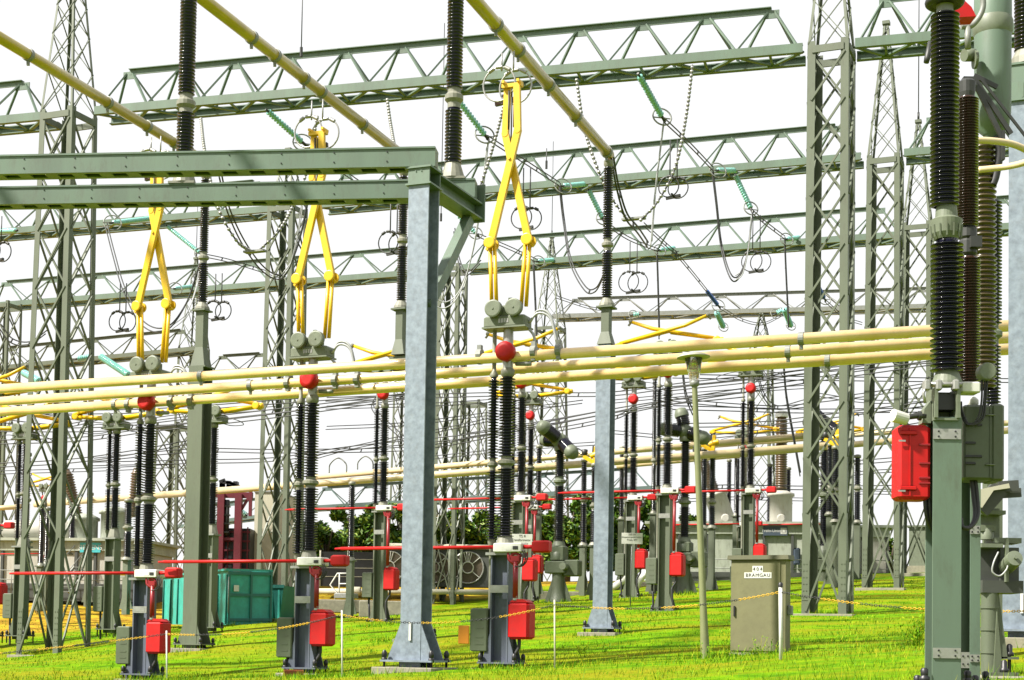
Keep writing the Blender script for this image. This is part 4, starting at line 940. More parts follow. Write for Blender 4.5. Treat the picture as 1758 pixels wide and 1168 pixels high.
# long conductors crossing low behind the tubes
GW = 'long twin conductors crossing behind the tubes'
W = [([(-20, 708, 62), (240, 706, 61), (480, 690, 60), (720, 672, 59)], 'thin twin line just under the tubes at left'),
 ([(-20, 738, 60), (180, 737, 59), (330, 722, 58), (560, 696, 56), (720, 676, 55)], 'rising twin line through the left insulators'),
 ([(-20, 760, 60), (140, 754, 59), (260, 738, 58), (480, 713, 56), (710, 680, 54)], 'second rising twin line through the left insulators'),
 ([(-20, 800, 60), (120, 792, 59), (240, 775, 58), (320, 760, 58), (370, 748, 57)], 'twin line ending at a folded pantograph at left'),
 ([(160, 790, 66), (330, 774, 66), (480, 775, 66), (710, 770, 65), (860, 745, 62)], 'level dark twin line behind the middle pantograph'),
 ([(150, 797, 66), (330, 793, 66), (470, 789, 65), (600, 770, 62), (780, 752, 60), (900, 735, 57), (1040, 708, 54)], 'twin line rising rightward behind the blue-grey column'),
 ([(560, 686, 64), (860, 677, 62), (1040, 677, 60), (1180, 660, 57), (1390, 637, 55), (1610, 606, 52)], 'long twin line crossing under the tubes at right'),
 ([(1150, 668, 58), (1300, 652, 56), (1390, 638, 55), (1640, 616, 52)], 'twin line just below the tubes at right'),
 ([(800, 748, 58), (960, 722, 56), (1120, 695, 54), (1280, 678, 53)], 'twin line rising to the folded pantograph left of the right tower'),
 ([(1155, 700, 62), (1300, 704, 61), (1390, 706, 60), (1620, 704, 58)], 'level dark twin line right of the garden lamp'),
 ([(1155, 731, 60), (1300, 728, 59), (1390, 719, 58), (1620, 690, 55)], 'twin line rising through the right towers'),
 ([(1040, 714, 56), (1180, 686, 55), (1380, 655, 54), (1620, 620, 52)], 'steep twin line from the far column to the right towers'),
 ([(1155, 646, 60), (1390, 650, 60), (1760, 654, 60)], 'level twin line high right behind the big insulators'),
 ([(660, 676, 60), (640, 700, 58), (700, 760, 57)], 'short drooping line left of the blue-grey column'),
 ([(1300, 640, 62), (1312, 680, 62), (1335, 700, 62), (1380, 690, 61)], 'short drooping line left of the right tower'),
 ([(1390, 800, 64), (1500, 792, 63), (1620, 782, 62)], 'low thin twin line through the right towers'),
 ([(1150, 842, 66), (1240, 836, 66), (1390, 838, 66), (1620, 836, 64)], 'low grey twin line above the right transformer')]
for pts, lb in W: wire(pts, .023, lb, group=GW, twin=.17)

for x, y, w_ in ((580, 812, 34), (627, 806, 30), (700, 806, 26)):
    m = MB(); p = P(x, y, 66); k = 66 / F; q = bez([p - AA * w_ * k * .5, p - AA * w_ * k * .45 + V(0, 0, w_ * k * .45), p + V(0, 0, w_ * k * .75), p + AA * w_ * k * .45 + V(0, 0, w_ * k * .45), p + AA * w_ * k * .5]); m.tube(q, .03, 6)
    tag(m.build('expansion_loop', 'grey_metal', None, loc=p), 'thin grey arch lead over the pale background tubes', 'lead', 'arch leads on the pale background tubes')
for pts, lb in [([(480, 805, 70), (600, 770, 68), (760, 738, 66), (880, 712, 64)], 'faint twin line rising through the middle insulators'),
 ([(930, 742, 58), (1000, 730, 57), (1060, 716, 56), (1088, 700, 55)], 'lead running up to the notice-board pantograph'),
 ([(1155, 686, 60), (1230, 694, 60), (1330, 700, 60), (1390, 696, 60)], 'slack twin line just right of the garden lamp'),
 ([(1390, 690, 58), (1500, 676, 57), (1620, 656, 56)], 'twin line between the two right towers'),
 ([(1390, 760, 60), (1500, 742, 59), (1620, 722, 58)], 'lower twin line between the two right towers'),
 ([(1390, 830, 70), (1480, 812, 70), (1600, 806, 70)], 'low faint line between the right towers'),
 ([(960, 780, 58), (985, 772, 58), (1000, 778, 58)], 'short lead from the slanted breaker head to the yellow clamp'),
 ([(-20, 720, 62), (100, 732, 62), (180, 716, 62)], 'slack line under the tubes at the left edge'),
 ([(1190, 768, 58), (1196, 800, 58), (1205, 776, 59)], 'short lead from the Y-shaped breaker head'),
 ([(560, 664, 80), (610, 660, 80), (700, 640, 80)], 'far thin line right of the middle raised pantograph')]: wire(pts, .022, lb, group=GW, twin=.15)

for pts, lb in [([(-20, 690, 66), (180, 724, 66), (330, 712, 65), (480, 700, 64)], 'slack line between the left tower and the green column'),
 ([(-20, 812, 66), (180, 806, 66), (300, 800, 66)], 'low level line behind the left tower'),
 ([(560, 700, 66), (760, 694, 65), (900, 684, 64)], 'thin line just below the tubes in the middle'),
 ([(560, 735, 66), (700, 728, 65), (860, 708, 64), (1000, 690, 62)], 'thin line rising behind the nearest raised pantograph'),
 ([(740, 786, 68), (900, 770, 67), (1020, 762, 66)], 'low thin line left of the far blue-grey column'),
 ([(1050, 742, 64), (1180, 752, 64), (1300, 742, 64), (1390, 736, 64)], 'slack line between the far column and the right tower'),
 ([(1050, 690, 64), (1200, 676, 63), (1390, 664, 62)], 'thin line over the garden lamp'),
 ([(1390, 676, 64), (1500, 690, 64), (1620, 684, 64)], 'slack line behind the red box top'),
 ([(1390, 856, 72), (1480, 846, 72), (1600, 850, 72)], 'low grey line behind the red box'),
 ([(1140, 862, 72), (1250, 856, 72), (1390, 858, 72)], 'low grey line in front of the turrets')]: wire(pts, .02, lb, group=GW, twin=.15)
# ------------------------------------------------------------------ the near apparatus at the right edge
D_N = 14.0; BN = P(1625, 1178, D_N); KN = D_N / F
def Ln(px, py, dy=0.): return P(px, py, D_N + dy) - BN
def zN(y): return Ln(1625, y).z
def lathe_px(mb, cx, prof, dy, base_f, n=24, smooth=True):   # prof: (radius px, y px)
    k = (D_N + dy) / F
    mb.lathe([(r * k, base_f(cx, y, dy).z) for r, y in prof], (base_f(cx, prof[0][1], dy).x, dy, 0), n=n, smooth=smooth)
near = thing('near_disconnector', 'big near disconnector with red box and thick black insulator on green post at right', 'disconnector', BN)
x0 = Ln(1601, 1100).x; x1 = Ln(1650, 1100).x; xm = (x0 + x1) / 2; wn = x1 - x0
zt = zN(716)
c = MB(); c.box(x0, x1, 0, .022, 0, zt); c.box(x0, x1, .24, .262, 0, zt); c.box(xm - .012, xm + .012, .022, .24, 0, zt); c.build('front_post', 'green_beam', near)
c = MB(); y0 = 1.0
xa, xb = Ln(1640, 1100, y0).x, Ln(1683, 1100, y0).x; zr = Ln(1660, 720, y0).z
c.box(xa, xa + .03, y0, y0 + .26, -.1, zr); c.box(xb - .10, xb, y0, y0 + .02, -.1, zr); c.box(xb - .02, xb, y0 + .02, y0 + .26, -.1, zr); c.box(xa + .03, xb - .02, y0 + .12, y0 + .14, -.1, zr)
c.build('rear_post', 'green_beam', near)
for (xx0, xx1, dy, ya, yb) in ((1601.5, 1649.5, 0, 737, 754), (1601.5, 1649, 0, 1113, 1130), (1665, 1682, y0, 903, 917), (1650, 1664, y0 - .2, 1120, 1147), (1665, 1682, y0, 1124, 1137)):
    b = MB(); a_ = Ln(xx0, yb, dy); e_ = Ln(xx1, ya, dy); b.box(a_.x, e_.x, dy - .012, dy - .003, a_.z, e_.z); bo = b.build('splice_plate', 'bright_steel', near)
    b = MB()
    for u in (.2, .8):
        for v_ in (.25, .75): b.lathe([(.008, -.008), (.010, 0)], (a_.x + (e_.x - a_.x) * u, dy - .012, a_.z + (e_.z - a_.z) * v_), (0, 1, 0), 8)
    b.build('bolts', 'black', bo)
for (px, py, dy) in ((1587, 1168, .0), (1661, 1172, .3), (1674, 1180, .4), (1692, 1172, 1.3), (1575, 1180, .35)):
    b = MB(); p = Ln(px, py, dy)
    b.lathe([(.022, -.2), (.022, -.02), (.05, -.02), (.05, .03), (.032, .04), (.036, .05), (.036, .10), (.018, .115)], p, n=12); b.build('anchor_bolt', 'black', near)
b = MB(); p = Ln(1622, 1178); b.rbox(p.x - .35, p.x + .55, -.3, 1.6, -.5, -.05, .02); b.build('footing', 'concrete', near)
# main insulator
i = MB(); kN = KN
def sheds_px(mb, cx, ya, yb, rc, rs, pitch_px, dy=0., n=26):
    k = (D_N + dy) / F; z0, z1 = Ln(cx, yb, dy).z, Ln(cx, ya, dy).z; X = Ln(cx, (ya + yb) / 2, dy).x
    prof = [(rc * k, z0)]; z = z0 + pitch_px * k * .3; pt = pitch_px * k
    while z < z1 - pt * .7: prof += [(rc * k, z), (rs * k * .98, z + pt * .10), (rs * k, z + pt * .20), (rs * k * .97, z + pt * .26), (rc * k * 1.03, z + pt * .62)]; z += pt
    prof.append((rc * k, z1)); mb.lathe(prof, (X, dy, 0), n=n, caps=False)
sheds_px(i, 1622, 24, 356, 17.5, 25, 7.75, .12); sheds_px(i, 1625.5, 410, 640, 18, 28.5, 8.7, .12)
mi_ = i.build('main_insulator', 'porcelain', near)
b = MB()
for prof, cx in (([(16, 360), (17, 358)], 1624), ([(19, 412), (25, 402), (27, 384), (27.5, 379), (24, 377), (19, 374), (18, 360), (17, 355)], 1624.5), ([(27, 662), (26, 657), (20, 641), (18, 637)], 1626)):
    lathe_px(b, cx, prof, .12, Ln, 24, False)
for a in range(14):      # ribs of the joint casting
    an = a / 14 * 6.283; X = Ln(1624.5, 390, .12).x; z0, z1 = zN(404), zN(383)
    for rr0, rr1, za, zb2 in ((20.5, 26, z0, z1),): b.bar((X + math.cos(an) * 25.5 * KN, .12 + math.sin(an) * 25.5 * KN, za), (X + math.cos(an) * 27.4 * KN, .12 + math.sin(an) * 27.4 * KN, zb2), .012, .012)
b.build('joint_casting', 'green_casting', mi_)
b = MB(); lathe_px(b, 1622, [(14, 27), (15, 22), (14, 14), (15, 10)], .12, Ln, 20); b.build('top_collar', 'grey_metal', mi_)
b = MB(); p = Ln(1622, 4, .12); b.ring(p, (0, 0, 1), 27 * KN, 7.5 * KN, 28, 12); b.lathe([(24 * KN, -.03), (24 * KN, .02), (10 * KN, .05)], p, n=20); b.build('corona_ring', 'dark_metal', mi_)
# rotating insulator with brown rims behind
i = MB(); sheds_px(i, 1660, 168, 390, 14.5, 20, 4.8, 1.05, 20); sheds_px(i, 1662, 442, 676, 15, 21, 4.9, 1.05, 20)
ri = i.build('rotating_insulator', 'porcelain_brown', near)
b = MB(); lathe_px(b, 1660, [(12, 170), (14, 160), (15, 142), (11, 138)], 1.05, Ln, 16, False); lathe_px(b, 1661, [(12, 442), (16, 436), (16, 416), (13, 412), (16, 408), (16, 394), (12, 388)], 1.05, Ln, 16, False)
p = Ln(1668, 420, 1.05); b.box(p.x - .05, p.x + .06, .9, 1.2, p.z - .06, p.z + .05); b.build('pivot_fitting', 'dark_metal', ri)
# head bracket with rollers under the insulator
b = MB(); q0, q1 = Ln(1602, 722), Ln(1646, 668)
b.box(q0.x, q1.x, -.03, .28, q0.z, q0.z + .02); b.box(q0.x, q0.x + .03, -.06, .26, q0.z + .02, q1.z); b.box(q1.x - .03, q1.x, -.06, .26, q0.z + .02, q1.z); b.box(q0.x + .03, q1.x - .03, .2, .23, q0.z + .02, q1.z)
p0, p1 = Ln(1586, 725), Ln(1601, 686); b.prism([(p0.x, .05, p0.z), (p1.x, .05, p0.z), (p1.x, .05, p1.z), (p0.x + .02, .05, p1.z - .08)], (0, .15, 0)); b.build('head_bracket', 'green_casting', near)
b = MB(); q = Ln(1624, 690); b.box(q.x - 18 * KN, q.x + 18 * KN, .02, .19, q.z - 13 * KN, q.z + 14 * KN); b.build('roller_block', 'black', near)
b = MB(); a_ = Ln(1592, 661); e_ = Ln(1650, 661); b.tube([(a_.x, -.03, a_.z), (e_.x, -.03, e_.z)], .022, 12)
for px in (1589, 1609, 1638): p = Ln(px, 662); b.rbox(p.x - .028, p.x + .028, -.08, .02, p.z - .055, p.z + .045, .012)
b.tube([Ln(1588, 664) + V(0, -.05, 0), Ln(1582, 678) + V(0, -.06, 0), Ln(1586, 694) + V(0, -.05, 0)], .014, 8); b.build('shaft', 'bright_steel', near)
b = MB(); a_ = Ln(1648, 675, .1); e_ = Ln(1681, 657, .1); b.rbox(a_.x, e_.x, .05, .25, a_.z, e_.z, .012); b.build('terminal_box', 'white_paint', near)
# red motor box
a_ = Ln(1543, 857); e_ = Ln(1600, 729)
b = MB(); b.rbox(a_.x, e_.x - .002, .02, .30, a_.z, e_.z, .03)
hk = lambda y: Ln(1570, y).z
for y in (743, 838): b.rbox(a_.x + .01, a_.x + .17, -.0, .02, hk(y) - .02, hk(y) + .02, .008)
b.box(a_.x + .10, a_.x + .112, .008, .02, a_.z + .03, e_.z - .03)
rb = b.build('motor_box', 'red', near)
b = MB()
for y in (763, 795, 820, 829): b.rbox(a_.x + .19, e_.x - .01, .008, .019, hk(y) - .010, hk(y) + .010, .003)
b.build('vent_slots', 'red_deep', rb)
b = MB()
for y in (757, 843): b.box(a_.x - .004, a_.x + .06, -.008, .0, hk(y) - .010, hk(y) + .006)
b.build('latch', 'bright_steel', rb)
b = MB()
for d_ in (0, .05): b.tube(bez([Ln(1588 + d_ * 150, 857, .1), Ln(1589 + d_ * 150, 872, .1), Ln(1592 + d_ * 120, 890, .12), Ln(1600 + d_ * 60, 909, .2)]), .020, 8)
b.build('cable', 'rubber', rb)
# white flood lamp head over the red box
b = MB(); p, q = Ln(1531, 713, -.05), Ln(1556, 720, .0); b.lathe([(.035, 0), (.062, .01), (.055, (q - p).length)], p, q - p, 16, smooth=False); lm = b.build('spotlight', 'white_paint', near)
b = MB(); b.tube([Ln(1556, 716), Ln(1562, 716), Ln(1572, 714), Ln(1590, 715)], [.035, .025, .03, .02], 10); b.lathe([(.045, 0), (.045, .03)], Ln(1576, 714), (1, 0, 0), 8); b.build('gland', 'dark_metal', lm)
# green control box at the right, with round cap and cables
a_ = Ln(1652, 824, .35); e_ = Ln(1719, 697, .35)
b = MB(); b.rbox(a_.x, e_.x, .30, .62, a_.z, e_.z, .02); b.box(a_.x + .245, a_.x + .255, .29, .30, a_.z + .02, e_.z - .01); b.rbox(a_.x + .26, e_.x + .012, .285, .62, a_.z - .01, e_.z + .012, .02)
gb = b.build('control_box', 'green_dark', near)
b = MB()
for y, xx in ((731, .17), (762, .11), (785, .17), (797, .11)): z = Ln(1660, y, .35).z; b.rbox(a_.x + .01, a_.x + xx, .285, .301, z - .012, z + .012, .004)
b.build('vent_slots', 'black', gb)
b = MB()
for y in (714, 799): z = Ln(1660, y, .35).z; b.tube([(a_.x + .20, .285, z), (a_.x + .29, .285, z)], .008, 6)
b.build('hinge', 'green_casting', gb)
b = MB(); p = Ln(1693, 639, .2); b.lathe([(.13 * .55, -.06), (15 * KN, -.055), (15.5 * KN, -.03), (15.5 * KN, .06), (13 * KN, .08)], p, (0, 1, 0), 28, smooth=False); gc = b.build('round_cap', 'green_casting', near)
b = MB()
for d_ in (0, 5, 9): b.tube(bez([Ln(1686 + d_, 652, .22), Ln(1685 + d_ * .8, 690, .2), Ln(1678 + d_, 720, .18), Ln(1662 + d_ * .4, 730, .18), Ln(1652, 716 - d_, .22), Ln(1650, 690, .25)]), .010, 7)
b.build('cable_bundle', 'rubber', gc)
b = MB(); b.lathe([(.03, 0), (.05, .02), (.05, .06), (.02, .09)], Ln(1671, 698, .45), n=12); b.build('breather', 'white_paint', gb)
b = MB()
for d_ in (0, 6): b.tube(bez([Ln(1668 + d_, 824, .4), Ln(1671 + d_, 850, .38), Ln(1674 + d_ * .7, 885, .3), Ln(1666, 905, .2), Ln(1652, 905, .15), Ln(1649, 890, .2)]), .022, 8)
b.build('cable', 'rubber', gb)
# red pennant-like cap and grey conduit at the top
b = MB(); b.prism([Ln(1640, 30, .6), Ln(1676, 28, .6), Ln(1668, 12, .6), Ln(1655, 0, .6), Ln(1644, -14, .6), Ln(1640, 0, .6)], (0, .2, 0)); b.build('red_cover', 'red', near)
# ------------------------------------------------------------------ big green tank transformer behind it
D_T = 17.; BT = P(1697, 1150, D_T); KT = D_T / F
def Lt(px, py, dy=0.): return P(px, py, D_T + dy) - BT
tank = thing('instrument_transformer', 'tall transformer with a fat green top tank on olive insulators, behind the big near insulator', 'transformer', BT)
def lt(mb, cx, prof, dy=0., n=28, smooth=True):
    k = (D_T + dy) / F; mb.lathe([(r * k, Lt(cx, y, dy).z) for r, y in prof], (Lt(cx, prof[0][1], dy).x, dy, 0), n=n, smooth=smooth)
b = MB(); lt(b, 1704, [(12, 244), (16, 232), (27, 222), (31, 196), (31.5, 60)]); lt(b, 1704.5, [(32, 34), (31.5, -60), (20, -80)]); b.build('tank', 'green_beam', tank)
b = MB(); lt(b, 1704.5, [(31.5, 62), (34, 56), (34.5, 40), (32, 33)], n=28); b.build('flange_band', 'green_casting', tank)
def st(mb, cx, ya, yb, rc, rs, pitch, dy=0., n=24):
    k = (D_T + dy) / F; z0, z1 = Lt(cx, yb, dy).z, Lt(cx, ya, dy).z; pt = pitch * k; z = z0 + pt * .3; prof = [(rc * k, z0)]
    while z < z1 - pt * .7: prof += [(rc * k, z), (rs * k, z + pt * .2), (rs * k, z + pt * .4), (rc * k, z + pt * .75)]; z += pt
    prof.append((rc * k, z1)); mb.lathe(prof, (Lt(cx, (ya + yb) / 2, dy).x, dy, 0), n=n, caps=False)
b = MB(); st(b, 1688, 246, 440, 18, 22.5, 9.6); st(b, 1688, 440, 668, 18.5, 23, 8.2); b.build('olive_insulator', 'porcelain_olive', tank)
b = MB(); b.tube([Lt(1655, 95, -.2), Lt(1672, 95, -.15)], .07, 14); b.lathe([(.1, 0), (.1, .03)], Lt(1672, 103, -.2), (1, 0, 0), 16); b.build('side_nozzle', 'green_casting', tank)
b = MB(); b.tube(bez([Lt(1650, 46, -.4), Lt(1668, 44, -.4), Lt(1682, 28, -.4), Lt(1688, 8, -.4), Lt(1684, -20, -.4)]), .032, 10); b.tube([Lt(1661, 46, -.4), Lt(1662, 84, -.4)], .034, 10); b.build('vent_pipe', 'grey_metal', tank)
b = MB(); b.tube([Lt(1597, 72, -.5), Lt(1592, 100, -.5), Lt(1590, 108, -.5)], [.025, .035, .03], 8); b.build('dropper_handle', 'dark_metal', tank)
b = MB()
b.bar(Lt(1672, 134, -.3), Lt(1736, 230, -.3), .03, .05); b.bar(Lt(1672, 130, -.25), Lt(1712, 150, -.25), .03, .05); b.bar(Lt(1684, 136, -.3), Lt(1762, 236, -.3), .02, .03); b.bar(Lt(1672, 140, -.3), Lt(1722, 240, -.3), .035, .05); b.box(*(lambda p: (p.x - .09, p.x + .06, -.4, -.2, p.z - .08, p.z + .02))(Lt(1664, 140, -.3)))
b.bar(Lt(1722, 225, -.3), Lt(1722, 275, -.3), .06, .03)
b.build('bracket_arm', 'dark_metal', tank)
b = MB(); b.tube(bez([Lt(1712, 235, -.1), Lt(1716, 262, -.1), Lt(1710, 300, -.1), Lt(1704, 318, -.1)]), .045, 10); b.build('dark_hose', 'rubber', tank)
# stand and drive mechanism
b = MB(); lt(b, 1699, [(15, 1168), (15, 1015)], n=18); 
for y in (1043, 1081, 1120): lt(b, 1699, [(16.5, y + 2), (16.5, y - 2)], n=18)
b.prism([Lt(1712, 1000, -.05), Lt(1730, 1130, -.05), Lt(1712, 1130, -.05)], (0, .03, 0)); b.prism([Lt(1712, 1050, -.4), Lt(1722, 1160, -.4), Lt(1706, 1160, -.4)], (0, .03, 0)); b.build('pedestal', 'green_steel', tank)
b = MB(); p, q = Lt(1712, 1132, .1), Lt(1742, 1128, .1); b.box(p.x, q.x, -.05, .3, p.z, q.z); p, q = Lt(1696, 1160, -.4), Lt(1744, 1155, -.4); b.box(p.x, q.x, -.5, -.3, p.z, q.z); b.build('base_plate', 'green_steel', tank)
for (px, py, dy) in ((1733, 1132, 0), (1724, 1160, -.4)):
    b = MB(); b.lathe([(.02, -.2), (.02, 0), (.05, .0), (.05, .04), (.034, .05), (.034, .12), (.015, .14)], Lt(px, py - 5, dy), n=12); b.build('anchor_bolt', 'black', tank)
b = MB(); p, q = Lt(1682, 1018, 0), Lt(1752, 998, 0); b.box(p.x, q.x, -.1, .35, p.z, q.z); p, q = Lt(1683, 1000), Lt(1722, 932); b.box(p.x, q.x, .1, .35, p.z, q.z); p, q = Lt(1720, 1000), Lt(1752, 940); b.box(p.x, q.x, .05, .35, p.z, q.z); b.build('mechanism_box', 'trafo_dark', tank)
b = MB()
p, q = Lt(1683, 940, -.1), Lt(1720, 934, -.1); b.box(p.x, q.x, -.15, .3, p.z, q.z)
p, q = Lt(1684, 926, 0), Lt(1708, 904, 0); b.lathe([(.5 * (q.x - p.x), p.z), (.5 * (q.x - p.x), q.z - .03), (.3 * (q.x - p.x), q.z)], ((p.x + q.x) / 2, .05, 0), n=20)
p, q = Lt(1708, 940), Lt(1721, 872); b.box(p.x, q.x, .1, .3, p.z, q.z)
p, q = Lt(1682, 884), Lt(1722, 878); b.box(p.x, q.x, -.1, .3, p.z, q.z); p, q = Lt(1684, 905), Lt(1710, 884); b.box(p.x, q.x, .08, .28, p.z, q.z); p, q = Lt(1706, 932), Lt(1754, 924); b.box(p.x, q.x, .0, .35, p.z, q.z)
p, q = Lt(1719, 1000), Lt(1724, 925); b.box(p.x, q.x, -.16, -.1, p.z, q.z); p, q = Lt(1683, 912), Lt(1709, 902); b.box(p.x, q.x, -.02, .3, p.z, q.z); b.build('drive_frame', 'green_casting', tank)
b = MB(); p = Lt(1743, 958, -.3); b.lathe([(.02, -.03), (.02, 0), (.085, .005), (.09, .03), (.09, .3)], p, (.0, .9, -.25), 24, smooth=False); b.build('motor', 'green_casting', tank)
b = MB(); b.tube(bez([Lt(1714, 948, -.2), Lt(1706, 966, -.25), Lt(1704, 982, -.25), Lt(1716, 989, -.25), Lt(1728, 978, -.25), Lt(1732, 962, -.2)]), .010, 8); b.build('flexible_conduit', 'wire_light', tank)
b = MB(); b.prism([Lt(1680, 868, -.3), Lt(1684, 840, -.3), Lt(1732, 830, -.3), Lt(1734, 838, -.3), Lt(1706, 842, -.3), Lt(1686, 872, -.3)], (0, .35, 0)); b.build('cable_tray', 'wall_cream', tank)
b = MB(); b.bar(Lt(1682, 876, -.2), Lt(1716, 838, -.2), .08, .2); b.bar(Lt(1714, 836, -.2), Lt(1748, 834, -.2), .05, .12); b.bar(Lt(1720, 848, -.1), Lt(1752, 846, -.1), .06, .1); b.build('tray_support', 'trafo_dark', tank)
b = MB(); p = Lt(1697, 1150); b.rbox(p.x - .3, p.x + .35, -.6, .5, -.6, -.06, .02); b.build('footing', 'concrete', tank)
# pale conductor loop
b = MB(); D_ = 15.6; cb = P(1655, 243, D_)
b.tube(bez([P(1655, 243, D_), P(1668, 241, D_), P(1700, 242, D_ + .05), P(1735, 247, D_ + .15), P(1762, 258, D_ + .25), P(1776, 270, D_ + .45), P(1757, 280, D_ + .7), P(1725, 287, D_ + .9), P(1680, 292, D_ + 1.)]), .036, 12)
b.lathe([(.03, -.05), (.062, -.03), (.066, .02), (.04, .06)], cb, (1, 0, -.1), 16)
tag(b.build('conductor_loop', 'pale_tube', None, loc=cb), 'pale bent tube looping right from the big near insulators', 'conductor', None)
# slim black post insulator peeking out at the right of the olive one
pi = thing('post_insulator', 'slim black post insulator just left of the right blue-grey column', 'insulator', P(1706, 1120, 19.5))
bpi = pi.location.copy(); kk = 19.5 / F
hz = lambda y: P(1704, y, 19.5).z - bpi.z
b = MB(); xx = P(1705, 450, 19.5).x - bpi.x; sheds(b, xx, 0, hz(558), hz(345), .075, .115, .045, 14); sheds(b, xx, 0, hz(700), hz(590), .07, .105, .045, 14); ib = b.build('shed_stack', 'porcelain', pi)
b = MB(); cap(b, xx, 0, hz(592), hz(556), .07, .12, 14); b.build('joint_fitting', 'green_casting', ib)
b = MB(); b.box(xx - .1, xx + .1, -.1, .1, -.2, hz(700)); b.build('post', 'green_steel', pi)
# far yellow clamp at the right edge between insulator and column
# right portal column
D_C = 21.; BC = P(1756, 1097, D_C); kc = D_C / F
pr = thing('steel_portal', 'blue-grey portal column with green head cut by the right picture edge', 'steel portal', BC, RZ)
hc = lambda y: (1097 - y) * kc
b = MB(); h_column(b, .37, .42, 0, hc(165), .03, 'y'); cc = b.build('column', 'galvanised', pr); foot(pr, .37, .42, 'galvanised', 1.2, True, .6, .25)
b = MB(); b.box(-.02, .02, -.235, -.222, .35, .62); b.build('earth_strap', 'white_paint', cc)
b = MB(); h_column(b, .39, .44, hc(165), hc(135), .03, 'y'); b.box(-.23, .23, -.25, .25, hc(165) - .03, hc(165)); b.box(-.012, .012, -.226, -.22, hc(163), hc(137)); b.build('column_head', 'green_beam', pr)
b = MB(); z0, z1 = hc(135) + .001, hc(103); b.box(-.22, 9, -.17, -.145, z0, z1); b.box(-.22, 9, .145, .17, z0, z1); b.box(-.24, 9, -.19, .19, z1, z1 + .03); b.build('beam', 'green_beam', pr)
b = MB(); z0 = z1 + .03; b.lathe([(.2, z0), (.19, z0 + .1), (.13, z0 + .22)], (.02, 0, 0), n=16, smooth=False); pf = b.build('insulator_base', 'cap_grey', pr)
b = MB(); sheds(b, .02, 0, z0 + .2, z0 + 2.2, .11, .155, .055, 18); b.build('post_insulator', 'porcelain', pr)
# ------------------------------------------------------------------ cabinet
D_K = 27.; BK = P(1305, 1124, D_K); kk = D_K / F
cab = thing('switch_cabinet', 'tan metal cabinet marked 404 BRAMGAU standing in the grass', 'cabinet', BK, RZ)
b = MB(); w2, dp, hh = .49, .42, (1124 - 962) * kk
b.box(-w2, w2, -dp / 2, dp / 2, .02, hh); bd = b.build('body', 'cabinet', cab)
b = MB(); b.hexa([(-w2 - .06, -dp / 2 - .06, hh), (w2 + .06, -dp / 2 - .06, hh), (w2 + .06, dp / 2 + .06, hh), (-w2 - .06, dp / 2 + .06, hh), (-w2 - .05, -dp / 2 - .05, hh + .075), (w2 + .05, -dp / 2 - .05, hh + .075), (w2 + .05, dp / 2 + .05, hh + .095), (-w2 - .05, dp / 2 + .05, hh + .095)]); b.build('lid', 'cabinet_lid', cab)
b = MB(); b.rbox(-w2 + .012, w2 - .09, -dp / 2 - .018, -dp / 2 - .002, .06, hh - .03, .006); dr = b.build('door', 'cabinet', cab)
b = MB(); b.rbox(-w2 + .06, -w2 + .09, -dp / 2 - .05, -dp / 2 - .019, hh * .40, hh * .51, .006); b.build('door_handle', 'black', dr)
yz = lambda y: (1124 - y) * kk
yf = -dp / 2 - .019
b = MB(); b.box(-.10, .09, yf - .006, yf, yz(984) + .002, yz(973)); s1 = b.build('number_plate', 'white_paint', cab)
text_mesh('404', .085, s1, 'lettering', 'black', (-.005, yf - .008, (yz(984) + yz(973)) / 2), (R(90), 0, 0), .002, spacing=1.5)
b = MB(); b.box(-.245, .245, yf - .006, yf, yz(994), yz(984)); s2 = b.build('name_plate', 'white_paint', cab)
text_mesh('BRAMGAU', .085, s2, 'lettering', 'black', (0, yf - .008, (yz(994) + yz(984)) / 2), (R(90), 0, 0), .002, spacing=1.15)
b = MB(); b.lathe([(.03, 0), (.045, .01), (.045, .05), (.02, .06)], (w2, -.02, hh * .5), (1, 0, 0), 10); b.rbox(w2, w2 + .08, -.06, .08, hh * .42, hh * .52, .01); b.build('socket', 'grey_metal', cab)
b = MB(); b.rbox(-w2 - .02, w2 + .02, -dp / 2 - .02, dp / 2 + .02, -.4, .018, .005); b.build('footing', 'concrete', cab)
# ------------------------------------------------------------------ garden lamp
D_L = 26.; p0, p1 = P(1211, 1133, D_L), P(1192.5, 662, D_L); kl = D_L / F
lamp = thing('garden_lamp', 'slightly leaning green lamp post with a clear cone and flat dish top', 'lamp post', p0)
ax = (p1 - p0); Lp = ax.length; u = ax.normalized()
b = MB(); b.lathe([(.075, -.3), (.075, .3), (.06, .9), (.047, Lp)], (0, 0, 0), u, 14); b.build('pole', 'lamp_green', lamp)
T = ax
b = MB(); b.lathe([(.055, -.02), (.082, .0), (.085, .07), (.07, .08)], T, u, 18); b.build('collar', 'grey_metal', lamp)
b = MB(); b.lathe([(.085, .08), (.10, .18), (.155, .47), (.145, .465), (.092, .18), (.078, .09)], T, u, 24, caps=False); gl = b.build('glass_cone', 'lamp_glass', lamp)
b = MB()
for i in range(7): b.ring(T + u * (.17 + i * .045), u, .075, .006, 16, 5)
for i in range(10):
    a = i / 10 * 6.283; s_, t_ = frame_of(u); o_ = (s_ * math.cos(a) + t_ * math.sin(a)) * .075; b.tube([T + u * .12 + o_, T + u * .46 + o_], .006, 5)
b.build('louvre_cage', 'signyellow', lamp)
b = MB(); b.lathe([(.0, .475), (.16, .475), (.29, .485), (.29, .495), (.18, .55), (.05, .575), (.0, .58)], T, u, 30, caps=False); b.build('dish_top', 'wall_cream', lamp)
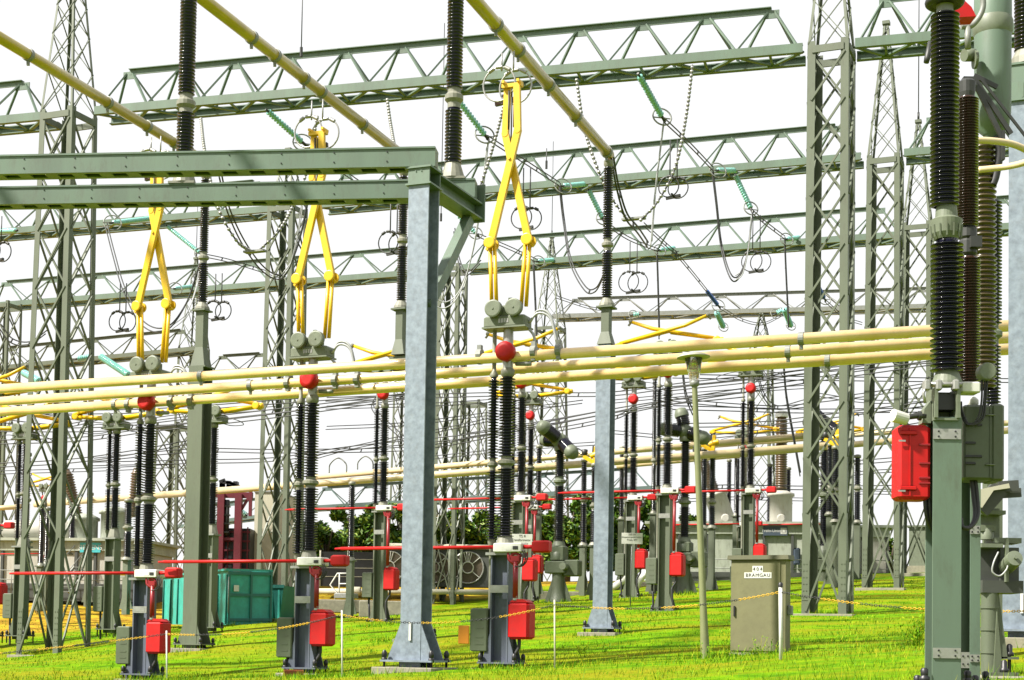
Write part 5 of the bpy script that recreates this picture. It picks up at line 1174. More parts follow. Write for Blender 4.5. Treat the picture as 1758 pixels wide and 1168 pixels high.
# ------------------------------------------------------------------ barrier chain and its posts
poles = [(-60, 1122, 1205, 26), (287, 1083, 1166, 26), (588, 1048, 1164, 24), (953, 1030, 1148, 24), (1341, 1008, 1132, 22), (1800, 1040, 1160, 19.5)]
PT = []
for k, (x, yt, yb, D) in enumerate(poles):
    a, t = P(x, yb, D), P(x - 1, yt, D)
    b = MB(); b.tube([(0, 0, -.15), t - a], .014 if k != 4 else .028, 10)
    o = b.build('stake', 'white_paint' if k != 3 else 'wall_cream', None); o.location = a
    if k == 4:
        b = MB(); b.lathe([(.034, 0), (.034, .05), (.015, .07)], t - a, n=10); b.build('cap', 'black', o)
    lab = ['thin white stake at the far left holding the chain', 'thin white stake left of the green column, holding the chain', 'thin white stake beside the middle raised pantograph', 'thin cream stake right of the nearest raised pantograph', 'thicker white stake with black cap in front of the tan cabinet', 'white stake off at the right holding the chain'][k]
    tag(o, lab, 'stake', 'stakes carrying the barrier chain'); PT.append((a, t))
def chain(i, sag, tie, label):
    p = PT[i][1] * .93 + PT[i][0] * .07; q = PT[i + 1][1] * .93 + PT[i + 1][0] * .07
    L = (q - p).length; N = int(L / .036); b = MB(); prev = None; pts = []
    for k in range(N + 1):
        t = k / N; c = p.lerp(q, t); c.z -= sag * 4 * t * (1 - t); pts.append(c)
    for k in range(N):
        c0, c1 = pts[k], pts[k + 1]; d = (c1 - c0).normalized(); s_, u_ = frame_of(d); n_ = s_ if k % 2 else u_; m_ = u_ if k % 2 else s_
        b.cur = 0 if int(k * .036 / .62 + tie) % 2 == 0 else 1
        c = (c0 + c1) / 2; h = .026; wd = .013
        loop = [c - d * h, c - d * h * .6 + m_ * wd, c + d * h * .6 + m_ * wd, c + d * h, c + d * h * .6 - m_ * wd, c - d * h * .6 - m_ * wd]
        b.tube(loop, .0047, 5, closed=True)
    o = b.build('barrier_chain', ['signyellow', 'black'], None, loc=p); tag(o, label, 'chain', 'yellow and black barrier chains')
for i, (sg, te, lb) in enumerate([(.02, 0, 'yellow and black chain at the left, crossing the nearest left tower'), (.12, 0, 'yellow and black chain crossing the middle raised pantograph boxes'), (.20, 0, 'yellow and black chain crossing the nearest raised pantograph red box'), (.14, 1, 'yellow and black chain between the cream stake and the tan cabinet'), (.10, 1, 'yellow and black chain running right from the tan cabinet')]): chain(i, sg, te, lb)
# brick by the middle pantograph
b = MB(); p = P(504, 1159, 29.5); b.rbox(-.19, .19, -.12, .12, -.06, .10, .012); o = b.build('brick', 'brick', None); o.location = p; o.rotation_euler = (0, 0, .2); tag(o, 'orange-red brick block lying in the grass left of the middle raised pantograph post', 'brick')
# notice boards on thin posts
def notice(x0, x1, ya, yb, D, yg, lines, label, m='white_paint', tm='trafo_dark', band=None):
    c = P((x0 + x1) / 2, yg, D); k = D / F; root = thing('notice_board', label, 'sign', c, 0)
    w_, h_ = (x1 - x0) * k, (yb - ya) * k; z0 = (yg - yb) * k; dx = .016 * (yg - yb) * k
    b = MB(); b.rbox(-w_ / 2 + dx, w_ / 2 + dx, -.015, .0, z0, z0 + h_, .004); bo = b.build('panel', m, root)
    if band: b = MB(); b.box(-w_ / 2 + dx + .01, w_ / 2 + dx - .01, -.0175, -.0152, z0 + .008, z0 + h_ * .34); b.build('lower_band', band, bo)
    b = MB(); b.box(-.02 + dx, .02 + dx, .001, .03, z0 - .0, z0 + h_ * .8) ; b.tube([(0, .03, -.2), (dx, .03, z0 + h_ * .6)], .02, 8); b.build('post', 'grey_metal', root)
    for i, (t, s_, f) in enumerate(lines): text_mesh(t, s_ * h_, bo, 'lettering', tm, (dx, -.018, z0 + h_ * f), (R(90), 0, 0), .001)
    return root
notice(875, 910, 917, 938, 41, 1066, [('TS R', .3, .82), ('Transformator 1', .26, .52), ('Trafo 421', .24, .2)], 'white notice board peeking out behind the nearest raised pantograph')
notice(1064, 1100, 915, 934, 50, 1040, [('220 kV', .24, .86), ('Umspanntransformator 1', .2, .62), ('Trafo 407', .24, .36)], 'white notice board in front of a green post right of the far blue-grey column')
notice(178, 211, 981, 992, 51, 1086, [], 'yellow notice over a white strip on the green post at left', 'signyellow', band='white_paint')
# ------------------------------------------------------------------ teal container
c0 = P(390, 1068, 50.); cont = thing('skip_container', 'teal open-top steel container on the grass behind the green column', 'container', c0)
lf = P(278, 1076, 58) - c0; rt = P(452, 1064, 51.0) - c0; lf.z = .06; rt.z = .04
hC = 88 * 50. / F; zz = Vector((0, 0, hC)); lfd = lf.normalized(); rtd = Vector((rt.x, rt.y, 0)).normalized(); inn = rtd
rt = rtd * 1.75 + Vector((0, 0, .04))
def slab(a, b_, t, z0, z1): return [a + t * 0 + V(0, 0, z0), b_ + V(0, 0, z0), b_ + t + V(0, 0, z0), a + t + V(0, 0, z0), a + V(0, 0, z1), b_ + V(0, 0, z1), b_ + t + V(0, 0, z1), a + t + V(0, 0, z1)]
b = MB(); O_ = Vector((0, 0, 0)); b.hexa(slab(O_, lf, rtd * .05, -.1, hC)); b.hexa(slab(O_ + rt, lf + rt, -rtd * .05, -.1, hC)); b.hexa(slab(lf, lf + rt, -lfd * .05, -.1, hC)); b.build('side_wall', 'teal_bright', cont)
b = MB(); b.hexa(slab(O_ + rtd * .06, rt - rtd * .06, lfd * .05, -.1, hC - .01)); dd = b.build('end_wall', 'teal_bright', cont)
b = MB()
for i in range(9):
    a = lf * ((i + .05) / 8.3); o_ = -rtd * .07
    b.hexa([a + o_ + V(0, 0, -.08), a + o_ + lfd * .07 + V(0, 0, -.08), a + lfd * .07 + V(0, 0, -.08), a + V(0, 0, -.08), a + o_ * .6 + V(0, 0, hC - .12), a + o_ * .6 + lfd * .06 + V(0, 0, hC - .12), a + lfd * .06 + V(0, 0, hC - .12), a + V(0, 0, hC - .12)])
b.build('shadow_gap_ribs', 'teal_dark', cont)  # dark teal on the ribs paints in the shadow gaps between bright panels
b = MB()
for z in (.02, hC * .5, hC - .13): b.hexa(slab(O_, rt, -lfd * .05, z, z + .1))
for f in (0, .5, .96): a = rt * f; b.hexa(slab(a, a + rtd * .08, -lfd * .06, 0, hC - .02))
b.build('end_frame', 'teal_dark', cont)
b = MB(); b.hexa(slab(O_ - rtd * .08, lf - rtd * .08, rtd * .14, hC, hC + .07)); b.hexa(slab(rt + rtd * .02 - lfd * .03, lf + rt + rtd * .02, -rtd * .1, hC, hC + .07)); b.hexa(slab(O_ + rtd * .065, rt - rtd * .1, lfd * .09, hC, hC + .07)); b.build('rim', 'teal_bright', cont)
b = MB(); a = rt * .12 - lfd * .07; b.hexa(slab(a, a + rtd * .2, lfd * .01, hC * .6, hC * .72)); b.build('label_plate', 'white_paint', dd)
b = MB(); a = O_ - lfd * .06; b.tube([a + V(0, 0, .3), a + V(0, 0, hC - .2)], .02, 6); b.build('latch_rod', 'grey_metal', dd)
# second teal skip behind the second-row tower
c1 = P(458, 1062, 56); o2 = thing('skip_container', 'second teal container mostly hidden behind the second-row tower, right of the first', 'container', c1, RZ)
b = MB(); b.hexa([(-.2, 0, 0), (.55, 0, 0), (.55, 2, 0), (-.2, 2, 0), (-.3, -.1, 1.2), (.75, -.1, 1.2), (.75, 2.1, 1.2), (-.3, 2.1, 1.2)]); b.box(-.34, .79, -.14, -.1, 1.12, 1.24); b.build('body', 'teal_dark', o2)
b = MB()
for x in (-.1, .2, .5): b.box(x, x + .08, -.09, -.02, 0, 1.1)
b.build('ribs', 'teal_bright', o2)
# weeds at the foot of lamp and cabinet
def weed(px, py, D, n, h, label, seed):
    rs = random.Random(seed); c = P(px, py, D); b = MB(); b2 = MB()
    for i in range(n):
        a = rs.uniform(0, 6.28); r = rs.uniform(0, .10); hh_ = h * rs.uniform(.4, 1); base = Vector((math.cos(a) * r, math.sin(a) * r, -.03)); tip = base + Vector((math.cos(a) * hh_ * .35 + rs.uniform(-.04, .04), math.sin(a) * hh_ * .35, hh_))
        b.tube([base, base.lerp(tip, .5) + V(0, 0, .02), tip], [.004, .003, .0015], 4)
        for j in range(5):
            t = rs.uniform(.2, 1); q = base.lerp(tip, t); l = rs.uniform(.03, .07); d = Vector((rs.uniform(-1, 1), rs.uniform(-1, 1), rs.uniform(-.1, .8))).normalized() * l; s_ = frame_of(d)[0] * l * .22
            b2._add([q, q + d * .5 + s_, q + d, q + d * .5 - s_], [(0, 1, 2, 3)])
    root = thing('weed', label, 'weed', c, 0, 'weeds at the cabinet and lamp'); b.build('stems', 'grass_blades', root); b2.build('leaves', 'grass_blades', root)
for k, (x, y, D, n, h, lb) in enumerate([(1206, 1138, 25.6, 16, .42, 'brownish weed tuft at the foot of the garden lamp'), (1226, 1140, 25.6, 12, .25, 'low weed right of the lamp foot'), (1258, 1135, 26, 12, .32, 'weed at the left front corner of the tan cabinet'), (1282, 1134, 26, 14, .30, 'weed in front of the cabinet door, left of centre'), (1302, 1132, 26, 16, .45, 'tallest weed in front of the cabinet door'), (1325, 1133, 26, 14, .40, 'weed in front of the cabinet beside the white stake'), (1350, 1132, 26.2, 10, .28, 'weed at the right front corner of the tan cabinet'), (1580, 1090, 17, 20, .35, 'leafy weed left of the big near green post'), (1570, 1104, 16.5, 18, .28, 'lower leafy weed left of the big near green post'), (640, 1120, 27, 8, .14, 'small weed left of the blue-grey column foot'), (1000, 1120, 26, 10, .15, 'small weed in the open grass right of the cream stake')]): weed(x, y, D, n, h, lb, k)
# ------------------------------------------------------------------ circuit breakers, posts and surge arresters in the middle distance
def ins_post(px, yg, yb, yt, D, label, r=.11, yj=None, name='post_insulator', col='green_steel', ins='porcelain', group='slim black post insulators in the yard', w=.2, topplate=True, tall=True, cat='insulator'):
    base = P(px, yg, D); k = D / F; root = thing(name, label, cat, base, RZ, group); h0, h1 = (yg - yb) * k, (yg - yt) * k
    b = MB()
    if w > .3: h_column(b, w, w, -.2, h0 - .08, .025)
    else: b.box(-w / 2, w / 2, -w / 2, w / 2, -.2, h0 - .08)
    b.box(-w * .8, w * .8, -w * .7, w * .7, h0 - .08, h0 - .03)
    for s_ in (-1, 1): b.prism([(s_ * w / 2, -.02, 0), (s_ * (w / 2 + .18), -.02, 0), (s_ * w / 2, -.02, .7)], (0, .04, 0))
    b.build('post', col, root)
    b = MB(); b2 = MB(); pitch = .07
    if yj: hj = (yg - yj) * k; sheds(b, 0, 0, h0, hj - .12, r * .7, r, pitch, 10); sheds(b, 0, 0, hj + .12, h1, r * .66, r * .95, pitch, 10); cap(b2, 0, 0, hj - .15, hj + .15, r * .75, r * 1.2, 10)
    else: sheds(b, 0, 0, h0, h1, r * .7, r, pitch, 10)
    b2.lathe([(r * .7, h1 - .02), (r, h1), (r, h1 + .1), (r * .5, h1 + .13)], n=10); b2.lathe([(r * 1.4, h0 - .03), (r * .9, h0 + .08)], n=10)
    i_ = b.build('shed_stack', ins, root); b2.build('fitting', 'cap_grey', i_)
    return root
for a in [(40, 1082, 928, 782, 52, 'black insulator at the left edge before the nearest lattice tower', .12, 858), (600, 1055, 960, 832, 55, 'black insulator on a pale post left of the second green post', .13, None), (216, 1046, 960, 862, 56, 'black insulator on a pale post right of the yellow notice', .17, 906),
          (68, 1040, 970, 872, 58, 'pair member black insulator behind the left tower, its left one', .12, None), (77, 1040, 968, 876, 59, 'pair member black insulator behind the left tower, its right one', .1, None),
          (1000, 1014, 935, 792, 58, 'black insulator under a yellow clamp left of the far blue-grey column', .13, 858), (1018, 1022, 935, 800, 56, 'black insulator with yellow clamp touching the far blue-grey column', .14, 868),
          (1207, 1020, 905, 772, 60, 'black insulator just left of the yellow clamp right of the lamp', .13, None), (1221, 1014, 905, 786, 58, 'black insulator with yellow clamp right of the garden lamp', .14, 862),
          (1262, 1010, 884, 778, 66, 'thin dark post right of the yellow clamp insulators', .1, None), (1423, 1030, 882, 765, 58, 'black insulator seen through the right tower, left one', .14, 838), (1433, 1032, 895, 770, 56, 'black insulator seen through the right tower, middle one', .15, 842), (1441, 1026, 884, 766, 59, 'black insulator seen through the right tower, right one', .12, 840),
          (1471, 1010, 896, 785, 60, 'black insulator between the two right lattice towers', .14, 838), (1120, 1016, 880, 650, 58, 'slim black insulator left of the folded pantograph beside the lamp', .1, 790), (957, 1036, 942, 0, 56, '', .1, None),
          (150, 1034, 955, 850, 64, 'faint black insulator between the legs of the nearest left tower', .15, None), (120, 1036, 950, 868, 66, 'short black insulator low behind the nearest left tower', .15, None), (470, 1040, 912, 836, 68, 'short black insulator behind the second-row tower', .16, None), (868, 1020, 905, 770, 64, 'slim black insulator directly behind the nearest raised pantograph post', .12, None),
          (922, 1020, 880, 768, 62, 'slim black insulator between the nearest pantograph and the slanted breaker', .13, 850), (1065, 1012, 890, 770, 66, 'slim black insulator just right of the far blue-grey column', .12, None), (1250, 1006, 895, 792, 70, 'faint slim insulator above the tan cabinet left corner', .12, None), (1320, 1004, 900, 800, 70, 'faint slim insulator above the tan cabinet, right of its pantograph', .14, None), (1385, 1012, 900, 742, 62, 'dark insulator behind the left leg of the nearest right tower', .14, 840), (1352, 1004, 862, 806, 70, 'small brown bushing beside the tall brown one', .13, None)]:
    if a[5]: ins_post(*a[:6], r=a[6], yj=a[7], col='green_steel' if a[0] not in (600, 216) else 'green_casting', w=.22)
def clamp(px, py, D, label):
    c = P(px, py, D); root = thing('line_clamp', label, 'clamp', c, RZ, 'yellow line clamps'); b = MB()
    b.bar((-.25, 0, .1), (.25, 0, -.2), .14, .14); b.bar((.18, 0, -.3), (.24, 0, .45), .16, .12); b.lathe([(.1, -.2), (.13, 0), (.1, .2)], (.22, 0, .15), (1, 0, .3), 10); b.lathe([(.12, -.1), (.12, .1)], (.22, 0, -.25), (0, 0, 1), 10); b.build('jaw', 'yellow_arm', root)
    b = MB(); b.lathe([(.09, 0), (.12, .05), (.12, .2), (.06, .22)], (-.22, 0, .15), n=10); b.tube([(.1, 0, .1), (.12, 0, .5), (.3, 0, .55)], .03, 6); b.build('pin', 'dark_metal', root)
clamp(1013, 788, 57, 'yellow line clamp left of the far blue-grey column'); clamp(1216, 768, 58.5, 'yellow line clamp right of the garden lamp'); clamp(1427, 758, 57, 'yellow line clamp with red part seen through the right tower')
def breaker(px, yg, ymech, yb, yj, yt, D, label, mode):
    base = P(px, yg, D); k = D / F; root = thing('circuit_breaker', label, 'circuit breaker', base, RZ, 'black-headed circuit breakers'); h = lambda y: (yg - y) * k
    b = MB(); b.lathe([(.34, 0), (.30, .04), (.22, h(ymech) * .5), (.24, h(ymech))], n=14)
    for s_ in (-1, 1): b.prism([(s_ * .22, -.02, 0), (s_ * .55, -.02, 0), (s_ * .2, -.02, 1.0)], (0, .04, 0))
    b.build('pedestal', 'green_steel', root)
    b = MB(); zb = h(ymech); b.rbox(-.45, .35, -.3, .3, zb, zb + .45, .03); b.rbox(.25, .85, -.2, .25, zb - .1, zb + .5, .04); b.rbox(-.25, .3, -.25, .25, zb + .45, h(yb) - .12, .05); b.lathe([(.2, zb + .5), (.22, zb + .75), (.1, zb + .85)], (0, -.1, 0), n=12); mb_ = b.build('mechanism_box', 'green_dark', root)
    b = MB(); b.lathe([(.13, -.1), (.14, 0), (.14, .35)], (.35, -.45, zb + .25), (0, 1, 0), 14, smooth=False); b.build('motor', 'green_casting', mb_)
    b = MB(); sheds(b, 0, 0, h(yb), h(yj) - .15, .14, .21, .07, 12); sheds(b, 0, 0, h(yj) + .15, h(yt), .13, .19, .07, 12); i_ = b.build('support_insulator', 'porcelain', root)
    b = MB(); cap(b, 0, 0, h(yj) - .18, h(yj) + .18, .15, .24, 12); b.lathe([(.22, h(yt) - .02), (.25, h(yt) + .1), (.18, h(yt) + .3)], n=12); b.lathe([(.26, h(yb) - .12), (.2, h(yb) + .06)], n=12); b.build('fitting', 'green_casting', i_)
    zt_ = h(yt) + .35
    dirs = {'v': [((-.5, -.8, .5), .55), ((.55, -.4, -.45), .55), ((-.9, .5, .15), .45)], 'y': [((-.9, -.5, .1), .45), ((.9, -.3, -.35), .5), ((-.25, 0, 1), .35)]}[mode]
    b = MB(); b.lathe([(.05, -.28), (.28, -.2), (.28, .2), (.05, .28)], (0, 0, zt_), (0, 1, 0), 14); hd = b.build('head_housing', 'green_casting', root)
    for d_, L in dirs:
        u = Vector(d_).normalized(); b = MB(); c = Vector((0, 0, zt_)) + u * .25; prof = []; z = 0
        while z < L: prof += [(.21, z), (.26, z + .02), (.22, z + .06)]; z += .075
        b.lathe(prof, c, u, 14); ch = b.build('interrupter', 'porcelain', root)
        b = MB(); b.lathe([(.27, L), (.27, L + .12), (.2, L + .3), (.08, L + .34)], c, u, 14); b.build('end_cap', 'green_casting', ch)
    return root
breaker(958, 1036, 985, 932, 826, 772, 56, 'circuit breaker with slanted black head, right of the nearest raised pantograph', 'v')
breaker(1174, 1021, 970, 925, 862, 756, 57, 'circuit breaker with a Y-shaped black head just left of the garden lamp', 'y')
breaker(1414, 1028, 980, 940, 850, 740, 60, 'circuit breaker head seen through the nearest right tower', 'v')
# ------------------------------------------------------------------ transformers
def trafo(px0, px1, ytop, ybase, D0, label, depth, cols, ribs, roof=True):
    c = P((px0 + px1) / 2, ybase, D0); k = D0 / F; w_ = (px1 - px0) * k; h_ = (ybase - ytop) * k; root = thing('power_transformer', label, 'transformer', c, RZ * .4, None)
    b = MB(); b.box(-w_ / 2, w_ / 2, 0, depth, .45, h_ - .55); b.build('tank', cols[0], root)
    b = MB(); b.box(-w_ / 2 - .1, w_ / 2 + .1, -.12, depth + .1, h_ - .55, h_ - .12); b.build('upper_band', cols[1], root)
    b = MB(); b.box(-w_ / 2 - .3, w_ / 2 + .3, -.3, depth + .3, h_ - .12, h_); b.build('cover', cols[1], root)
    b = MB(); b.box(-w_ / 2 - .1, w_ / 2 + .1, -.1, depth, -.3, .45); b.build('skid', 'trafo_dark', root)
    b = MB()
    for i in range(ribs + 1): x = -w_ / 2 + w_ * i / ribs; b.box(x - .06, x + .06, -.09, -.002, .45, h_ - .56)
    b.build('tank_ribs', 'trafo_dark', root)
    b = MB()
    for z in (.6, 1.0): b.tube([(-w_ / 2, -.5, z), (w_ / 2, -.5, z)], .02, 5)
    n_ = int(w_ / 1.2)
    for i in range(n_ + 1): b.tube([(-w_ / 2 + i * 1.2, -.5, 0), (-w_ / 2 + i * 1.2, -.5, 1.0)], .02, 5)
    b.build('handrail', 'grey_metal', root)
    return root, w_, h_, k
tl, wl, hl, kl_ = trafo(-70, 235, 924, 1020, 66, 'pale grey power transformer with a teal maker plate behind the nearest left tower', 4.5, ('trafo_light', 'trafo_grey'), 9)
xp = lambda px: (px - 82.5) * kl_
b = MB(); b.box(xp(141), xp(178), -.16, -.122, hl - .62, hl - .2); pl = b.build('maker_plate', 'sign_teal', tl)
text_mesh('SIEMENS', .30, pl, 'lettering', 'white_paint', (xp(159.5), -.165, hl - .41), (R(90), 0, 0), .003)
for x, r_, h_ in ((172, .6, 1.2), (118, .55, .9), (14, .3, .5)):
    b = MB(); b.lathe([(r_, hl), (r_, hl + h_), (r_ * 1.15, hl + h_), (r_ * 1.15, hl + h_ + .12), (r_ * .5, hl + h_ + .3)], (xp(x), 1.6, 0), n=18); b.build('turret', 'trafo_grey', tl)
b = MB(); b.lathe([(.35, -1.6), (.42, -1.5), (.42, 1.5), (.35, 1.6)], (xp(38), 1.2, hl + .45), (1, 0, 0), 18); b.build('conservator', 'trafo_light', tl)
for x0, dx in ((95, -.28), (200, .05)):
    b = MB(); b.lathe([(.20, 0)] + sum([[(.2, .1 + i * .12), (.28, .14 + i * .12), (.2, .2 + i * .12)] for i in range(16)], []) + [(.15, 2.2)], (xp(x0), 2.0, hl + 1.1), (dx, 0, 1), 12); b.build('bushing', 'brown_insulator', tl)
b = MB()
for s_ in (0, .7): b.bar((xp(126) + s_, -1.8, .0), (xp(140) + s_, -.6, 1.15), .06, .1)
for i in range(6): t = i / 5; b.bar((xp(126) + 14 * kl_ * t, -1.8 + 1.2 * t, .05 + 1.1 * t), (xp(126) + .7 + 14 * kl_ * t, -1.8 + 1.2 * t, .05 + 1.1 * t), .16, .03)
for s_ in (0, .7): b.tube([(xp(126) + s_, -1.8, .1), (xp(126) + s_, -1.8, 1.0), (xp(140) + s_, -.6, 2.1), (xp(140) + s_, -.6, 1.15)], .02, 5)
b.build('access_stairs', 'grey_metal', tl)
t2, w2_, h2_, k2 = trafo(1118, 1455, 896, 1000, 68, 'grey-green power transformer with a dark maker plate behind the tan cabinet', 4.5, ('trafo_grey', 'trafo_grey'), 7)
xq = lambda px: (px - 1286.5) * k2
b = MB(); b.box(xq(1309), xq(1350), -.17, -.122, h2_ - .62, h2_ - .20); pl = b.build('maker_plate', 'sign_slate', t2)
text_mesh('Trafo-Union', .185, pl, 'lettering', 'white_paint', (xq(1324), -.175, h2_ - .41), (R(90), 0, 0), .003)
b = MB(); b.box(xq(1338.5), xq(1348.5), -.178, -.171, h2_ - .55, h2_ - .27); lg = b.build('emblem', 'white_paint', pl)
b = MB(); x_ = (xq(1338.5) + xq(1348.5)) / 2; z_ = h2_ - .41
for r0, r1 in (((-.08, -.08), (.08, -.08)), ((-.08, .08), (.08, .08)), ((-.08, -.08), (-.08, .08)), ((.08, -.08), (.08, .08)), ((-.11, 0), (-.03, 0)), ((.03, 0), (.11, 0))): b.bar((x_ + r0[0], -.18, z_ + r0[1]), (x_ + r1[0], -.18, z_ + r1[1]), .018, .006)
b.build('emblem_mark', 'black', lg)
b = MB(); b.rbox(xq(1360), xq(1372), -.2, -.11, .8, 1.55, .06); b.build('inspection_window', 'sign_slate', t2)
for x, ax_, h_ in ((1244, (-.36, 0, 1), 1.35), (1340, (0, 0, 1), 1.3)):
    b = MB(); b.lathe([(.52, -.1), (.52, h_), (.62, h_), (.62, h_ + .12), (.3, h_ + .25)], (xq(x), 1.5, h2_), ax_, 18); b.lathe([(.15, -.05), (.2, 0), (.2, .1)], (xq(x) , .95, h2_ + .25), (0, 1, 0), 12); b.build('turret', 'trafo_light', t2)
for x, ax_, L in ((1230, (-.36, 0, 1), 3.2), (1340, (0, 0, 1), 3.4)):
    u = Vector(ax_).normalized(); c = Vector((xq(x) if x != 1230 else xq(1244), 1.5, h2_)) + u * 1.55; b = MB(); b.lathe([(.26, 0)] + sum([[(.24, .1 + i * .11), (.29, .14 + i * .11), (.24, .18 + i * .11)] for i in range(int(L / .11) - 1)], []) + [(.2, L)], c, u, 12); b.build('bushing', 'brown_insulator', t2)
b = MB(); b.lathe([(.3, 0), (.3, .25), (.1, .3)], (xq(1340), 1.5, h2_ + 4.95), n=14); b.build('bushing_cap', 'white_paint', t2)
t3, w3_, h3_, k3 = trafo(1442, 1522, 902, 1000, 71, 'pale transformer house between the two right lattice towers', 4, ('trafo_light', 'trafo_grey'), 2)
# dark green box far right
c = P(1590, 975, 76); o = thing('switch_house', 'plain grey-green kiosk beyond the third lattice tower at right', 'kiosk', c, RZ); b = MB(); b.box(-.85, .95, 0, 1.6, .1, 2.05); b.build('body', 'green_casting', o); b = MB(); b.box(-.95, 1.05, -.12, 1.7, 2.05, 2.14); b.build('roof', 'green_steel', o); b = MB(); b.box(-.95, 1.0, -.1, 1.7, -.4, .1); b.build('plinth', 'concrete', o)
# ------------------------------------------------------------------ cooler bank with fans
cb_ = P(690, 1016, 70); kf = 70. / F; cool = thing('cooler_bank', 'dark oil cooler bank with big round fans and pale pipes in front of the hedge', 'cooler', cb_, RZ * .3)
X = lambda px: (px - 690) * kf; Z = lambda y: (1016 - y) * kf + .1
b = MB(); b.box(X(545), X(645), 0, 1.0, Z(1012), Z(952)); b.build('radiator', 'black', cool)
b = MB(); b.box(X(648), X(845), .2, 1.4, Z(1010), Z(944)); b.build('fan_housing', 'trafo_dark', cool)
b = MB()
for y in (965, 980, 995): b.box(X(545), X(645), -.02, -.003, Z(y) - .01, Z(y) + .01)
for px in (546, 595, 644): b.tube([(X(px), -.05, Z(1012)), (X(px), -.05, Z(950))], .04, 6)
b.tube([(X(520), -.25, Z(1021)), (X(860), -.25, Z(1019))], .13, 10); b.tube([(X(640), .1, Z(940)), (X(862), .1, Z(942))], .11, 10); b.lathe([(.2, -.2), (.2, .2)], (X(612), -.25, Z(1020)), (1, 0, 0), 12); b.build('oil_pipe', 'wall_cream', cool)
for px in (666, 744, 803):
    cz = (X(px), .14, Z(977)); rf = 27 * kf
    b = MB(); b.ring(cz, (0, 1, 0), rf, .04, 30, 6); fr = b.build('fan_ring', 'bright_steel', cool)
    b = MB(); b.lathe([(.02, -.02), (rf, .0), (rf, .03), (.02, .05)], cz, (0, 1, 0), 30, smooth=False); b.build('fan_mesh', 'fan_mesh', fr)
    b = MB()
    for a in (40, 140, 220, 320, 75, 85, 95, 105): a = R(a); b.bar((cz[0] + math.cos(a) * .24, .10, cz[2] + math.sin(a) * .24), (cz[0] + math.cos(a) * rf, .10, cz[2] + math.sin(a) * rf), .06 if a not in (R(75), R(85), R(95), R(105)) else .025, .03)
    b.ring((cz[0], .1, cz[2]), (0, 1, 0), .26, .03, 20, 6); b.build('fan_spokes', 'white_paint', fr)
b = MB()
for px in (790, 842, 770): b.box(X(px), X(px) + .1, -.1, .19, Z(1012), Z(944))
b.build('frame_post', 'trafo_grey', cool)
# white handrail ladder
c = P(575, 1030, 66); o = thing('handrail_ladder', 'small white tubular handrail in front of the dark radiator', 'handrail', c, RZ); k = 66. / F; b = MB()
b.tube([(0, 0, 0), (0.1, 0, .3), (-.25, 0, .65), (.1, 0, 1.15), (.85, 0, 1.15)], .035, 6); b.tube([(.2, 0, .1), (.2, 0, 1.15)], .03, 6); b.tube([(.2, 0, .7), (.85, 0, .7)], .03, 6); b.build('rail', 'white_paint', o); b = MB(); b.rbox(.1, 1.0, -.3, .3, .05, .28, .03); b.build('step', 'grey_metal', o)
# concrete kerb blocks and plinths
for (x0_, x1_, ya, yb, D, lb) in [(618, 692, 1032, 1056, 60, 'low pale concrete trough left of the blue-grey column'), (520, 640, 1030, 1036, 64, 'long low kerb in front of the dark radiator'), (1090, 1260, 1000, 1006, 67, 'dark plinth under the right transformer'), (840, 1080, 1016, 1020, 66, 'pale kerb line under the hedge')]:
    c = P((x0_ + x1_) / 2, yb, D); k = D / F; b = MB(); w_ = (x1_ - x0_) * k / 2; b.rbox(-w_, w_, -.3, .5, -.4, (yb - ya) * k, .03); o = b.build('kerb_block', 'concrete', None); o.location = c; o.rotation_euler = (0, 0, RZ * .3); tag(o, lb, 'kerb', 'concrete kerbs')
# white angled pipes under the breakers
for (pts, D, r_, lb) in [([(1052, 1010), (1085, 985), (1118, 952), (1128, 942), (1150, 938)], 66, .17, 'fat white angled pipe behind the notice board'), ([(1088, 1020), (1100, 995), (1120, 975), (1140, 960)], 64, .13, 'lower white angled pipe right of the far blue-grey column')]:
    q = [P(x, y, D) for x, y in pts]; b = MB(); b.tube(bez(q, 6), r_, 12); tag(b.build('oil_pipe', 'white_paint', None, loc=q[0]), lb, 'pipe', 'white pipes')
# pale firewall and red steel rack
c = P(456, 985, 74); o = thing('fire_wall', 'tall pale firewall slab between the red rack and the second-row tower', 'wall', c, RZ * .3); k = 74. / F; b = MB(); b.box(-22 * k, 20 * k, 0, 5, -1.5, 140 * k); b.build('slab', 'wall_cream', o); b = MB(); b.box(-23 * k, 21 * k, -.05, 5.05, 140 * k + .002, 142.5 * k); b.build('coping', 'grey_metal', o)
c = P(398, 985, 72); rk = thing('red_rack', 'dark red steel rack with black coils left of the pale firewall', 'rack', c, 0); k = 72. / F
b = MB()
for dx in (-14, 1): b.box(dx * k * 2, dx * k * 2 + .32, 0, .4, -.5, 138 * k)
b.box(-34 * k, 30 * k, .41, .6, 132 * k, 142 * k); b.bar((4 * k, .2, 96 * k), (28 * k, .2, 138 * k), .12, .12); b.bar((-28 * k, .2, 60 * k), (2 * k, .2, 60 * k), .12, .12); b.bar((-28 * k, .2, 20 * k), (2 * k, .2, 20 * k), .12, .12); b.bar((28 * k, .2, 100 * k), (28 * k, .2, 150 * k), .15, .15); b.build('frame', 'rack_red', rk)
b = MB()
for i in range(3):
    for s_ in (0, 1): b.box((-30 + i * 12) * k, (-30 + i * 12 + 7) * k, .7, 1.2, (146 + s_ * 3) * k, (158 + s_ * 4) * k)
for i in range(5): b.bar(((-30 + i * 6) * k, .7, 160 * k), ((-20 + i * 8) * k, .7, 164 * k - i * .12), .15, .15)
b.build('coil_stack', 'black', rk)
b = MB()
for i in range(4): b.box(-30 * k, -8 * k, .1, .5, (70 + i * 15) * k, (73 + i * 15) * k)
